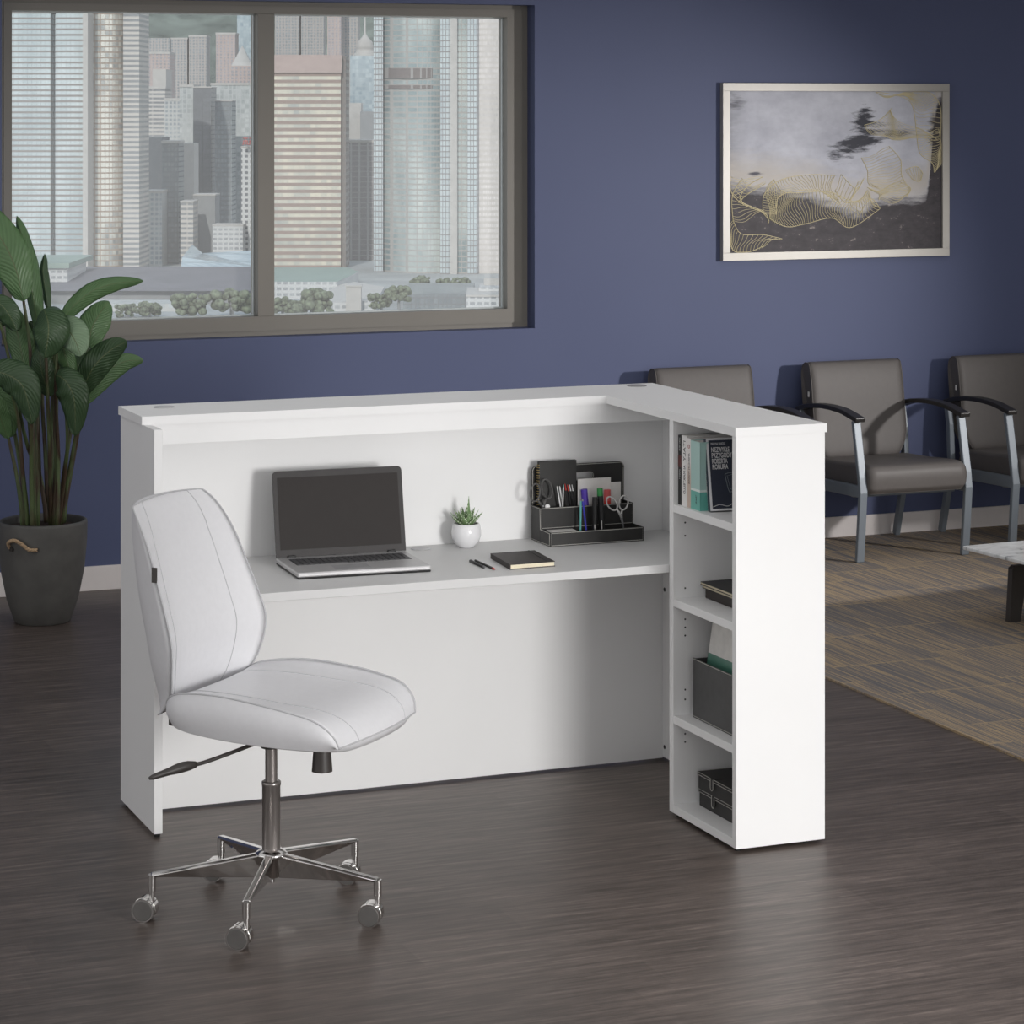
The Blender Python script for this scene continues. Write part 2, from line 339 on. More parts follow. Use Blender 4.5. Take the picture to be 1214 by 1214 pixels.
# ================================================================ OFFICE CHAIR
CH = Vector((.128, -1.223, 0)); CA = math.radians(-46)
oc = thing('office_chair', 'pale grey leather swivel chair with chrome five star base before the desk', 'chair', CH, CA)
def st_interp(rows, n): return catmull_n(rows, n)
def catmull_n(rows, n):
    out = []; m = len(rows)-1
    for k in range(n+1):
        t = k/n*m; i = min(int(t), m-1); t -= i
        p0, p1, p2, p3 = rows[max(i-1, 0)], rows[i], rows[i+1], rows[min(i+2, m)]
        out.append([.5*(2*b + (c-a)*t + (2*a-5*b+4*c-d)*t*t + (3*b-a-3*c+d)*t**3) for a, b, c, d in zip(p0, p1, p2, p3)])
    return out
def lens(name, rows, f_front, f_back, parent, mat, nu=28):
    F = [[f_front(r, -1+2*j/nu) for j in range(nu+1)] for r in rows]; B = [[f_back(r, -1+2*j/nu) for j in range(nu+1)] for r in rows]
    mb = MB(); mb.grid(F); mb.grid(B, flip=True)
    for A, Bq in ((F[0], B[0]), (F[-1], B[-1])): mb.grid([A, Bq])
    mb.grid([[r[0] for r in F], [r[0] for r in B]]); mb.grid([[r[-1] for r in F], [r[-1] for r in B]])
    o = obj(name, mb, mat, parent, local=True, merge=True)
    return o, F
rows = catmull_n([  # z, d_edge, half width, d_centre, d_back
 (1.094,-.328,.165,-.338,-.352),(1.088,-.318,.186,-.338,-.368),(1.05,-.285,.206,-.314,-.390),(.98,-.245,.222,-.288,-.390),(.88,-.205,.235,-.256,-.378),(.80,-.175,.245,-.232,-.362),
 (.735,-.158,.25,-.216,-.346),(.665,-.164,.24,-.222,-.332),(.60,-.185,.212,-.234,-.315),(.55,-.235,.172,-.250,-.300),(.535,-.262,.150,-.268,-.292)], 60)
def bf(r, u): a = abs(u); return (r[3]+(r[1]-r[3])*a**2.9, u*r[2], r[0]+.008*(1-u*u)*(1 if r[0] > 1.0 else 0))
def bb(r, u): a = abs(u); return (r[4]+(r[1]-r[4])*a**2.6, u*r[2], r[0]+.008*(1-u*u)*(1 if r[0] > 1.0 else 0))
back, FB = lens('backrest', rows, bf, bb, oc, LEATHER)
loop = [r[0] for r in FB] + FB[-1][1:-1] + [r[-1] for r in reversed(FB)] + FB[0][-2:0:-1]
obj('piping', MB().tube(loop, .0022, 8, closed=True), LEATHER_D, back, local=True)
for u in (-.64, .64):
    obj('seam', MB().tube([Vector(bf(r, u))+Vector((.0006, 0, 0)) for r in rows], .0013, 6), LEATHER_D, back, local=True)
srows = catmull_n([  # d, z edge, half width, z centre, bottom z
 (-.215,.562,.175,.560,.520),(-.20,.590,.205,.582,.508),(-.15,.616,.228,.603,.498),(-.02,.627,.25,.604,.492),(.12,.616,.260,.597,.490),(.20,.604,.258,.594,.490),
 (.255,.592,.254,.586,.491),(.29,.574,.246,.570,.492),(.314,.547,.234,.545,.494),(.323,.518,.222,.520,.497)], 60)
def sf(r, u): a = abs(u); return (r[0]+(.026*(1-u*u) if r[0] > .25 else 0)*((r[0]-.25)/.095 if r[0] > .25 else 0), u*r[2], r[3]+(r[1]-r[3])*a**3)
def sb(r, u):
    a = abs(u); return (r[0]*(.97)+(.026*(1-u*u)*((r[0]-.25)/.095) if r[0] > .25 else 0), u*(r[2]-.012), r[4]+.018*a**6)
seat, FS = lens('seat', srows, sf, sb, oc, LEATHER)
# soft side band between the piping and the underside
band = MB()
for sgn in (-1, 1):
    G = []
    for k in range(9):
        q = k/8; bul = math.sin(PI*q)*.012
        G.append([(r[0]*(1-.03*q), sgn*(r[2]-.012*q+bul), r[1]*(1-q)+(r[4]+.018)*q) for r in srows])
    band.grid(G, flip=(sgn > 0))
obj('side_band', band, LEATHER, seat, local=True)
loop = [r[0] for r in FS] + FS[-1][1:-1] + [r[-1] for r in reversed(FS)] + FS[0][-2:0:-1]
obj('piping', MB().tube(loop, .0022, 8, closed=True), LEATHER_D, seat, local=True)
for u in (-.6, .6):
    obj('seam', MB().tube([Vector(sf(r, u))+Vector((0, 0, .0006)) for r in srows], .0013, 6), LEATHER_D, seat, local=True)
# tag on the piping of the back
r_ = min(rows, key=lambda r: abs(r[0]-.925))
tg = obj('fabric_tag', MB().box(r_[1]-.006, r_[1]+.010, -r_[2]-.0055, -r_[2]-.003, .905, .945), DPLAST, back, local=True)
# J bracket joining back and seat, mechanism
mech = MB(); mech.box(-.16, .20, -.075, .075, .468, .492); mech.box(-.29, -.12, -.03, .03, .475, .49); mech.box(-.305, -.285, -.03, .03, .475, .60)
mech.cyl((0, 0, .44), (0, 0, .47), .028, .04, 24)
obj('tilt_mechanism', mech, DPLAST, oc, local=True, bevel=.004)
lv = MB(); lv.tube(catmull([(0, -.05, .468), (-.03, -.15, .458), (-.07, -.23, .445), (-.085, -.26, .444)], 12), .0055, 8)
pts = catmull([(-.082, -.255, .444), (-.10, -.29, .443), (-.125, -.335, .436), (-.15, -.375, .428)], 10)
lv.tube(pts, [.008, .010, .0125, .0135, .0135, .012, .010, .009, .008, .007, .004], 10)
obj('height_lever', lv, DPLAST, oc, local=True)
kb = MB(); kb.cyl((.155, 0, .392), (.155, 0, .458), .029, .024, 10); kb.cyl((.155, 0, .45), (.155, 0, .475), .012, n=12)
kbo = obj('tension_knob', kb, DPLAST, oc, local=True, bevel=.002)
cl = MB(); cl.cyl((0, 0, .33), (0, 0, .45), .0165, n=32)
obj('gas_lift', cl, COLUMN, oc, local=True)
cl = MB().lathe([(.0245, .14), (.0245, .338), (.026, .339), (.026, .348), (.0235, .35), (.0165, .35)], 40)
obj('column_sleeve', cl, COLUMN, oc, local=True)
hub = MB().lathe([(.022, .092), (.028, .095), (.030, .145), (.044, .150), (.043, .158), (.027, .168), (.0245, .168)], 40); hub.cyl((0, 0, .078), (0, 0, .093), .010, n=20)
obj('hub', hub, CHROME, oc, local=True)
for deg in (173.2, -118.1, -45.9, 27.0, 99.1):
    a = math.radians(deg) - CA; e = Vector((math.cos(a), math.sin(a), 0)); s = Vector((-e.y, e.x, 0)); R = .323
    leg = MB(); secs = []
    for q in (0, .08, .25, .5, .75, .93, 1.0):
        rr = .026+(R-.026)*q; zt = .160-.034*q; zb = .098+(.010)*q if q < .94 else .110
        zb = .092+.024*q; wt = .0140-.0015*q; wb = .005
        c = e*rr; secs.append([c-s*wb+UP*zb, c+s*wb+UP*zb, c+s*wt+UP*(zt-.006), c+s*wt*.6+UP*zt, c-s*wt*.6+UP*zt, c-s*wt+UP*(zt-.006)])
    vs = [v for g in secs for v in g]; fs = [(i*6+k, i*6+(k+1) % 6, (i+1)*6+(k+1) % 6, (i+1)*6+k) for i in range(len(secs)-1) for k in range(6)]
    fs += [tuple(range(5, -1, -1)), tuple((len(secs)-1)*6+k for k in range(6))]
    leg.add(vs, fs)
    leg.cyl(e*(R-.002)+UP*.078, e*(R-.002)+UP*.122, .0105, n=16)
    obj('base_leg', leg, CHROME, oc, local=True, bevel=.002)
    # castor: wheels trail to the left of the stem
    tdir = Vector((math.cos(PI*.82-CA), math.sin(PI*.82-CA), 0)); ax = Vector((-tdir.y, tdir.x, 0)); sc = e*(R-.002); wc = sc+tdir*.019+UP*.0305
    ca = thing('caster', None, None); ca.parent = oc
    m1 = MB(); m1.cyl(sc+UP*.045, sc+UP*.080, .0075, n=14)
    G = []
    for k in range(13):
        th = PI*(-.1+1.2*k/12); p = wc+tdir*math.cos(th)*.0315+UP*math.sin(th)*.0315; G.append([p-ax*.010, p+ax*.010])
    G2 = [[wc+(q-wc)*.86 for q in r] for r in G]
    m1.grid(G); m1.grid(G2, flip=True); m1.grid([[r[0] for r in G], [r[0] for r in G2]]); m1.grid([[r[1] for r in G], [r[1] for r in G2]])
    obj('castor_fork', m1, CHROME, ca, local=True)
    for sg in (-1, 1):
        wl = MB(); wl.cyl(wc+ax*sg*.0085, wc+ax*sg*.024, .0305, n=36)
        wo = obj('wheel', wl, CHROME, ca, local=True, bevel=.002)
    for sg in (-1, 1):
        obj('wheel_cap', MB().cyl(wc+ax*sg*.0235, wc+ax*sg*.0265, .0275, .0255, n=36), CAPG, ca, local=True)
# ================================================================ WAITING ROOM CHAIRS
def gray_chair():
    g = thing('armchair', '', 'chair', (4.535, 2.85, .011), 0, 'grey vinyl armchairs along the blue wall')
    # seat, domed with rounded front
    P = []; n = 26
    prof = [(-.052, .345), (-.058, .40), (-.048, .440), (-.015, .457), (.10, .455), (.30, .440), (.52, .430), (.53, .40), (.53, .335), (.25, .325), (.0, .322), (-.03, .325)]
    prof = [tuple(v)[:2] for v in catmull([(a, b, 0) for a, b in prof+[prof[0]]], 60)]
    for i in range(n+1):
        u = -1+2*i/n; a = abs(u); sh = 1 if a < .9 else 1-.22*((a-.9)/.1)**2; cy_, cz = .22, .385
        P.append([(u*.268, cy_+(p-cy_)*(1-(1-sh)*.25), cz+(q-cz)*sh) for p, q in prof])
    mb = MB(); mb.grid(P); mb.add(P[0], [tuple(range(len(P[0])-1))]); mb.add(P[-1], [tuple(range(len(P[0])-1))[::-1]])
    obj('seat', mb, VINYL, g, local=True, merge=True)
    prof = [(.49, .425), (.485, .46), (.505, .60), (.53, .78), (.552, .87), (.572, .892), (.61, .890), (.64, .862), (.645, .80), (.62, .62), (.585, .46), (.56, .42)]
    prof = [tuple(v)[:2] for v in catmull([(a, b, 0) for a, b in prof+[prof[0]]], 60)]
    P = []
    for i in range(n+1):
        u = -1+2*i/n; a = abs(u); sh = 1 if a < .92 else 1-.10*((a-.92)/.08)**2
        row = []
        for p, q in prof:
            cyq = .52+(q-.42)*.16+.02; hw = .257 - (.06*((.56-q)/.14)**2 if q < .56 else 0)
            row.append((u*hw, cyq+(p-cyq)*sh, .66+(q-.66)*(1-(1-sh)*.15)))
        P.append(row)
    mb = MB(); mb.grid(P); mb.add(P[0], [tuple(range(len(P[0])-1))]); mb.add(P[-1], [tuple(range(len(P[0])-1))[::-1]])
    bk = obj('backrest', mb, VINYL, g, local=True, merge=True)
    for k in (0, n): obj('piping', MB().tube(P[k][:-1], .003, 6, closed=True), VINYL, bk, local=True)
    obj('fabric_tag', MB().box(-.2635, -.2600, .555, .567, .725, .75), PAPER, bk, local=True)
    def bar(path, wx, wy, x, mat, name):
        pts = [Vector((0, a, b)) for a, b in path]; mb = MB(); secs = []
        for i, p in enumerate(pts):
            t = (pts[min(i+1, len(pts)-1)]-pts[max(i-1, 0)]).normalized(); nn = Vector((0, -t.z, t.y))
            secs.append([Vector((x-wx, 0, 0))+p-nn*wy, Vector((x+wx, 0, 0))+p-nn*wy, Vector((x+wx, 0, 0))+p+nn*wy, Vector((x-wx, 0, 0))+p+nn*wy])
        vs = [v for q in secs for v in q]; fs = [(i*4+k, i*4+(k+1) % 4, (i+1)*4+(k+1) % 4, (i+1)*4+k) for i in range(len(secs)-1) for k in range(4)]
        fs += [(3, 2, 1, 0), tuple((len(secs)-1)*4+k for k in range(4))]; mb.add(vs, fs)
        return obj(name, mb, mat, g, bevel=.004, local=True)
    for x in (-.288, .288):
        bar([(.01, 0), (-.012, .22), (-.022, .33), (-.012, .40), (.045, .665)], .020, .012, x, STEELP, 'leg')
        bar([(.655, 0), (.60, .20), (.565, .38), (.575, .55), (.60, .66)], .014, .018, x, STEELP, 'leg')
        bar([(-.01, .335), (.30, .325), (.575, .315)], .012, .028, x, STEELP, 'side_rail')
        bar([tuple(v)[:2] for v in catmull([(.0, .672, 0), (.04, .680, 0), (.16, .700, 0), (.32, .705, 0), (.48, .692, 0), (.60, .664, 0)], 20)], .027, .011, x, ARMB, 'armrest')
    for ya in (.08, .50): obj('cross_rail', MB().box(-.276, .276, ya, ya+.03, .295, .322), STEELP, g, local=True)
    return g
g0 = gray_chair()
g0['label'] = 'grey vinyl armchair whose whole front shows, just right of the desk'
for dx, lab in ((-.838, 'grey vinyl armchair whose back top rises behind the desk counter'), (.842, 'grey vinyl armchair cut off by the right edge, behind the marble table')):
    c = copy_tree(g0); c.location.x += dx; c['label'] = lab
# ================================================================ COFFEE TABLE
tb = thing('coffee_table', 'low coffee table with white marble top and black legs on the carpet', 'table', (3.968, 1.495, 0), math.radians(4.5))
obj('table_top', MB().box(0, 1.25, -.70, 0, .302, .318), mat_marble(), tb, bevel=.004, local=True)
obj('apron', MB().box(.42, .86, -.55, -.15, .235, .3015), BLACK, tb, local=True)
lg = [(0, 0), (.055, 0), (.088, .178), (.10, .19), (.30, .19), (.30, .235), (.03, .235), (.015, .225)]
for yy in (-.145, -.60):
    obj('leg', MB().prism([(.135+a, b+.0085) for a, b in lg], (0, yy, 0), (1, 0, 0), (0, 0, 1), (0, .03, 0)), DPLAST, tb, local=True, bevel=.003)
    obj('leg', MB().prism([(1.115-a, b+.0085) for a, b in lg][::-1], (0, yy, 0), (1, 0, 0), (0, 0, 1), (0, .03, 0)), DPLAST, tb, local=True, bevel=.003)
    obj('cross_bar', MB().box(.43, .82, yy, yy+.03, .205, .2435), DPLAST, tb, local=True)
# ================================================================ PAINTING
PX0, PX1, PZ0, PZ1 = 3.862, 5.150, 1.407, 2.2845
pt = thing('picture', 'abstract ink and gold line painting in silver frame on blue wall', 'picture', ((PX0+PX1)/2, YW-.02, PZ0))
fr = MB(); fw_, d0, d1 = .040, YW-.034, YW-.001
def frame_ring(mb, x0, x1, z0, z1, w_, ya, yb):
    mb.box(x0, x1, ya, yb, z0, z0+w_); mb.box(x0, x1, ya, yb, z1-w_, z1); mb.box(x0, x0+w_, ya, yb, z0+w_, z1-w_); mb.box(x1-w_, x1, ya, yb, z0+w_, z1-w_)
frame_ring(fr, PX0, PX1, PZ0, PZ1, fw_, d0, d1)
obj('picture_frame', fr, SILVER, pt, bevel=.0012)
cx0, cx1, cz0, cz1 = PX0+fw_, PX1-fw_, PZ0+fw_, PZ1-fw_
def mat_paint():
    t = NT('abstract_ink_painting'); x, y, z = t.sep(t.coord()); Wd, Hd = cx1-cx0, cz1-cz0
    u = t.math('MULTIPLY', t.math('ADD', x, Wd/2), 1/Wd); v = t.math('MULTIPLY', t.math('SUBTRACT', z, fw_), 1/Hd)
    uv = t.comb(u, v, 0); n1 = t.noise(uv, 5, 6, .65); n2 = t.noise(t.map(uv, (1, 3, 1)), 9, 5, .7); n3 = t.noise(uv, 22, 4, .7)
    sky = t.ramp(n1, [(.3, srgb(172, 174, 186)), (.65, srgb(206, 208, 218))])
    left = t.math('MULTIPLY', t.math('SUBTRACT', .09, u), 8); left.node.use_clamp = True
    sky = t.mix(t.math('MULTIPLY', left, n2), sky, srgb(70, 70, 78))
    # dark ground below a wandering edge
    fc = t.new('ShaderNodeFloatCurve'); cv = fc.mapping.curves[0]
    for p, q in ((0, .44), (.12, .42), (.25, .40), (.4, .36), (.5, .30), (.6, .27), (.68, .33), (.8, .345), (.92, .36), (1, .45)):
        cv.points.new(p, q)
    cv.points[0].location = (0, .44); cv.points[-1].location = (1, .45); fc.mapping.update(); t.put(fc.inputs[1], u)
    edge = t.math('ADD', t.math('SUBTRACT', v, fc.outputs[0]), t.math('MULTIPLY', t.math('SUBTRACT', n2, .5), .16))
    beige = t.math('SUBTRACT', 1, t.math('ABSOLUTE', t.math('MULTIPLY', t.math('SUBTRACT', edge, .06), 6))); beige.node.use_clamp = True
    base = t.mix(t.math('MULTIPLY', beige, .75), sky, srgb(196, 188, 176))
    dk = t.math('MULTIPLY', t.math('SUBTRACT', .0, edge), 14); dk.node.use_clamp = True
    ground = t.ramp(n3, [(.35, srgb(50, 46, 51)), (.62, srgb(68, 63, 68)), (.74, srgb(172, 162, 154))])
    base = t.mix(dk, base, ground)
    def blot(cu, cvv, ru, rv, rot, st, colr, base):
        p = t.map(uv, (1, 1, 1), (-cu, -cvv, 0)); vr = t.new('ShaderNodeVectorRotate', rotation_type='Z_AXIS'); t.put(vr.inputs[0], p); vr.inputs['Angle'].default_value = rot
        a, b, _ = t.sep(vr.outputs[0]); dd = t.math('SQRT', t.math('ADD', t.math('POWER', t.math('MULTIPLY', t.math('ABSOLUTE', a), 1/ru), 2), t.math('POWER', t.math('MULTIPLY', t.math('ABSOLUTE', b), 1/rv), 2)))
        k = t.math('MULTIPLY', t.math('SUBTRACT', t.math('ADD', t.math('MULTIPLY', t.math('SUBTRACT', n2, .5), 2.2), .75), dd), st); k.node.use_clamp = True
        return t.mix(k, base, colr)
    base = blot(.60, .68, .23, .095, -.62, 2.5, srgb(48, 50, 62), base)
    base = blot(.62, .82, .075, .12, .2, 3, srgb(44, 46, 58), base)
    base = blot(.76, .73, .17, .05, 0, 1.6, srgb(100, 98, 100), base)
    base = blot(.97, .74, .05, .2, 0, 2, srgb(70, 64, 62), base)
    base = blot(.12, .485, .05, .022, 0, 2, srgb(80, 80, 92), base)
    base = blot(.03, .93, .06, .06, 0, 1.2, srgb(90, 90, 100), base)
    return t.set(base, .6)
cvs = MB().box(cx0, cx1, YW-.022, YW-.016, cz0, cz1)
cvo = obj('canvas', cvs, mat_paint(), pt)
def pp(a, b): return Vector((cx0+(a-95)/1012*(cx1-cx0), YW-.0228, cz1-(b-115)/775*(cz1-cz0)))
FAM = [([(100,525),(104,600),(160,660),(262,705),(275,752)],[(250,528),(176,575),(146,640),(238,690),(280,740)],16,.3),
 ([(300,540),(345,600),(430,606),(560,604),(690,655),(745,600)],[(280,728),(360,770),(450,758),(575,732),(665,780),(806,690)],46,.5),
 ([(250,690),(258,610),(330,545),(460,520),(585,525)],[(312,710),(322,630),(400,598),(520,600),(610,670)],34,.5),
 ([(112,735),(150,800),(250,806),(340,828)],[(100,850),(122,885),(190,886),(250,862)],15,.4),
 ([(112,735),(108,620),(150,540)],[(250,690),(150,640),(262,560)],14,.5),
 ([(730,280),(790,262),(830,235),(862,198)],[(862,350),(930,345),(1010,345),(1092,342)],20,.5),
 ([(785,118),(890,135),(960,178),(985,330)],[(960,118),(1040,118),(1100,190),(1100,360)],26,.5),
 ([(716,440),(745,500),(748,560),(775,585)],[(850,385),(905,450),(912,530),(955,605)],16,.25),
 ([(985,330),(1000,420),(1060,470),(1070,515)],[(1092,300),(1105,380),(1104,420),(1105,462)],24,.5),
 ([(745,585),(800,612),(800,650)],[(905,560),(955,592),(935,632)],13,.5),
 ([(655,660),(720,640),(745,600)],[(705,722),(760,640),(806,690)],10,.4),
 ([(590,600),(650,660),(700,560)],[(620,520),(690,590),(730,540)],10,.2),
 ([(930,500),(985,485),(1015,520)],[(960,545),(995,560),(1010,540)],9,.2)]
gl = MB()
for P_, Q_, n, wv in FAM:
    A = catmull([(a, b, 0) for a, b in P_], n); B = catmull([(a, b, 0) for a, b in Q_], n)
    for L in (A, B): gl.tube([pp(min(1105, max(97, p.x)), min(888, max(117, p.y))) for p in L], .0021, 4)
    for i, (a, b) in enumerate(zip(A, B)):
        d = b-a; nr = Vector((-d.y, d.x, 0)); pts = []
        for k in range(9):
            s_ = k/8; q = a+d*s_+nr*(math.sin(2*PI*s_+.35*i)*.07+math.sin(PI*s_)*.12)*wv*2
            pts.append(pp(min(1105, max(97, q.x)), min(888, max(117, q.y))))
        gl.tube(pts, .0013, 4)
obj('gold_lines', gl, GOLD, cvo)
# ================================================================ BIG PLANT
PC = Vector((.378, 2.95, 0))
pot = thing('plant_pot', 'tall tapered dark grey planter with a rope handle, below the window', 'plant pot', PC)
outer = [(.0, 0), (.112, 0), (.118, .006), (.150, .10), (.174, .22), (.185, .34), (.187, .415), (.185, .425), (.176, .428), (.170, .42), (.168, .36)]
obj('pot_body', MB().lathe(outer, 64, PC), CONCR, pot)
obj('soil', MB().lathe([(0, .36), (.1685, .36), (.1685, .395), (.10, .405), (0, .41)], 40, PC), SOIL, pot)
hd = at_y(20, 650, 2.775); he = at_y(42, 650, 2.765)
def on_pot(px, py):
    d = ray(px, py); o = CAM-PC; a = d.x**2+d.y**2; b = 2*(o.x*d.x+o.y*d.y)
    z = (CAM+d*((2.8-CAM.y)/d.y)).z; r_ = .186
    c = o.x**2+o.y**2-r_*r_; t = (-b-math.sqrt(max(0, b*b-4*a*c)))/(2*a); return CAM+d*t
ps = [on_pot(*p) for p in ((12, 649), (13, 643), (20, 640), (28, 644), (36, 651), (44, 652))]
nrm = lambda p: (Vector((p.x, p.y, 0))-Vector((PC.x, PC.y, 0))).normalized()
off = [.004, .016, .022, .022, .018, .004]
rp_ = catmull([p+nrm(p)*o for p, o in zip(ps, off)], 60); rm = MB()
for st in range(3):
    rm.tube([p+Vector((0, 0, 1))*math.sin(k*.55+st*2.09)*.0042+nrm(p)*math.cos(k*.55+st*2.09)*.0042 for k, p in enumerate(rp_)], .0046, 7)
obj('rope_handle', rm, ROPE, pot)
for q in ((14, 651), (43, 652)):
    p = on_pot(*q); obj('rivet', MB().cyl(p-nrm(p)*.006, p+nrm(p)*.006, .010, n=16), DPLAST, pot)
plant = thing('bird_of_paradise_plant', 'tall green broad leaved plant growing from the dark planter', 'plant', PC+UP*.405)
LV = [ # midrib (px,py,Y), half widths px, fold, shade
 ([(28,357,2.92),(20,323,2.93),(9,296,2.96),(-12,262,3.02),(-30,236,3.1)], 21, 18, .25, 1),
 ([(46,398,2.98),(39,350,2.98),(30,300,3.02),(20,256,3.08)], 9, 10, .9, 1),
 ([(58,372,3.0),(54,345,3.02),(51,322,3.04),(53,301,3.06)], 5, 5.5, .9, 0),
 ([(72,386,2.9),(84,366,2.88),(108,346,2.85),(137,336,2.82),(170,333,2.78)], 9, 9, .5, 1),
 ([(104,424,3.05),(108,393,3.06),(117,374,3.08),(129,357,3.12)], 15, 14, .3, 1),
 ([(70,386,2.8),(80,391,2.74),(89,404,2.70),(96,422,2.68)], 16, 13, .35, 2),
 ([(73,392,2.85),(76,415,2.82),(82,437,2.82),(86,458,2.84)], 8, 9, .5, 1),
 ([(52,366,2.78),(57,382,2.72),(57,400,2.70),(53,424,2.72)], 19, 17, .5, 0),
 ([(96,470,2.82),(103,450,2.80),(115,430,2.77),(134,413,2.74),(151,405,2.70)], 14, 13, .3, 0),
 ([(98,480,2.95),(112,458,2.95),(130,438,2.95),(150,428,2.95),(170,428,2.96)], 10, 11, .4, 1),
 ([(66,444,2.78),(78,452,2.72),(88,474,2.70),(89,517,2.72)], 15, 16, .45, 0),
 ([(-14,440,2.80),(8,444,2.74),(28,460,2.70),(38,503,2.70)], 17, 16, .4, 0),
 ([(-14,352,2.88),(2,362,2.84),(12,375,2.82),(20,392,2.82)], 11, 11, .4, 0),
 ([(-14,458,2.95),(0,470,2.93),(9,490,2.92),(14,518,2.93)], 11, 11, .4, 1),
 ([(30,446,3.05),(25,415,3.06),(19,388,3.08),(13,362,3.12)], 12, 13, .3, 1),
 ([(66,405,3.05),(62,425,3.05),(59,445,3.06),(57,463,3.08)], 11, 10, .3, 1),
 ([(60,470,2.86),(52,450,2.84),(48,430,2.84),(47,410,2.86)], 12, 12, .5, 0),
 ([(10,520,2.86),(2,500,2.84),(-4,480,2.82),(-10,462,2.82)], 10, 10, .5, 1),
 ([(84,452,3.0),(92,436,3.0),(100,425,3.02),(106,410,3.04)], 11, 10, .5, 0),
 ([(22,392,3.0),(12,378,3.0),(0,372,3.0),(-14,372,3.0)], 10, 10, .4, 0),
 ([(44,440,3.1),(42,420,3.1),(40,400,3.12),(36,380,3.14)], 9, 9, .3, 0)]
for pts, wl, wr, fold, sh in LV:
    mid = catmull([at_y(*p) for p in pts], 22); n = len(mid); ppm = F_PX/((mid[0]-CAM).dot(FW)); G = []; uvs = []; nu = 10
    for i, p in enumerate(mid):
        s_ = i/(n-1); T_ = (mid[min(i+1, n-1)]-mid[max(i-1, 0)]).normalized(); N = -FW; S = T_.cross(N).normalized()
        prof = (math.sin(PI*min(1, s_*1.9+.0)/2)**.55 if s_ < .5 else 1)*(max(0, 1-max(0, (s_-.45)/.55)**2.1))**.8
        prof = max(prof, .02)
        row = []
        for j in range(nu+1):
            v = -1+2*j/nu; wd = (wl if v < 0 else wr)/ppm*prof*1.32
            off = S*(v*wd*math.cos(fold*.6)) - (-FW)*(-abs(v)*0) + FW*(abs(v)**1.4*wd*math.sin(fold)) + UP*(-.06*wd*v*v)
            wob = .004*math.sin(s_*23+v*4)*abs(v)
            row.append(p+off-FW*wob); uvs.append((s_*.5, v))
        G.append(row)
    mb = MB().grid(G); mb.uv = uvs
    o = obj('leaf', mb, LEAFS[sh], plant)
    sd = o.modifiers.new('solid', 'SOLIDIFY'); sd.thickness = .0012; sd.offset = 0
ST = [((27,612,2.90),(20,565,2.9),(9,515,2.92)),((31,612,2.92),(25,560,2.95),(14,500,2.95),(-4,462,2.93)),((33,614,2.86),(27,560,2.82),(22,500,2.8),(12,460,2.78)),((38,615,2.83),(37,560,2.8),(37,500,2.74),(35,470,2.74)),
 ((41,616,2.84),(39,520,2.84),(36,420,2.9),(28,357,2.92)),((45,615,2.88),(44,520,2.9),(45,450,2.95),(46,398,2.98)),((43,613,2.95),(38,540,3.0),(33,480,3.03),(30,446,3.05)),
 ((55,610,3.0),(50,580,3.02),(47,560,3.03),(44,440,3.1)),((57,610,3.02),(54,540,3.04),(50,460,3.05),(57,372,3.0)),((60,612,2.92),(59,540,2.85),(56,460,2.8),(52,372,2.78)),((64,613,2.9),(66,540,2.9),(64,460,2.9),(71,388,2.9)),
 ((66,612,2.95),(66,540,2.95),(68,450,2.92),(74,395,2.85)),((61,611,2.96),(62,540,3.0),(62,470,3.04),(66,405,3.05)),((70,611,2.93),(77,560,2.88),(80,520,2.8),(76,452,2.74)),((73,611,2.95),(80,570,2.9),(90,515,2.85),(96,470,2.82)),
 ((75,610,2.98),(84,560,2.98),(94,505,2.96),(98,480,2.95)),((71,608,3.02),(76,560,3.04),(88,490,3.05),(104,424,3.05)),((68,614,2.86),(69,540,2.86),(66,470,2.82),(68,386,2.8)),((58,606,3.05),(52,585,3.06),(46,560,3.07),(30,520,3.0),(5,400,2.9),(-14,352,2.88))]
for s_ in ST:
    p = catmull([at_y(*q) for q in s_], 16); b = p[0].copy()
    q = Vector((b.x-PC.x, b.y-PC.y, 0)); q = q*min(1, .14/max(q.length, 1e-6)); p[0] = Vector((PC.x+q.x, PC.y+q.y, .395)); p[1] = (p[0]+p[2])/2
    obj('stem', MB().tube(p, [.0105-.0045*k/16 for k in range(17)], 8), STEM, plant)
# ================================================================ LAPTOP
WZ = .765
lt = thing('laptop', 'open silver laptop with a dark blank screen on the left of the worktop', 'laptop', (.401, -.585, WZ), math.radians(-3.0))
LW, LD, LH = .413, .272, .020
obj('base', MB().box(0, LW, 0, LD, .0, .006), BLACK, lt, local=True, bevel=.003)
bs = obj('keyboard_deck', MB().box(0, LW, 0, LD, .0055, LH), ALU, lt, local=True, bevel=.004)
obj('keyboard_well', MB().box(.030, LW-.022, .125, .232, LH-.001, LH+.0005), KEYM, bs, local=True)
ky = simple('key_edge_grey', (72, 72, 74), .5)
rowsk = 6
for r_i in range(rowsk):
    y0 = .128+r_i*.0172; x = .033; kk = MB(); xx = x
    while xx < LW-.030:
        wk = .0145 if r_i else .0145
        if r_i == 0 and .10 < xx < .18: wk = .085
        kk.box(xx, min(xx+wk, LW-.025), y0, y0+.0135, LH+.0004, LH+.0022); xx += wk+.0035
    for _ in (0,):
        obj('key_row', kk, ky, bs, local=True)
obj('trackpad', MB().box(.125, .235, .022, .095, LH-.001, LH+.0004), PADM, bs, local=True)
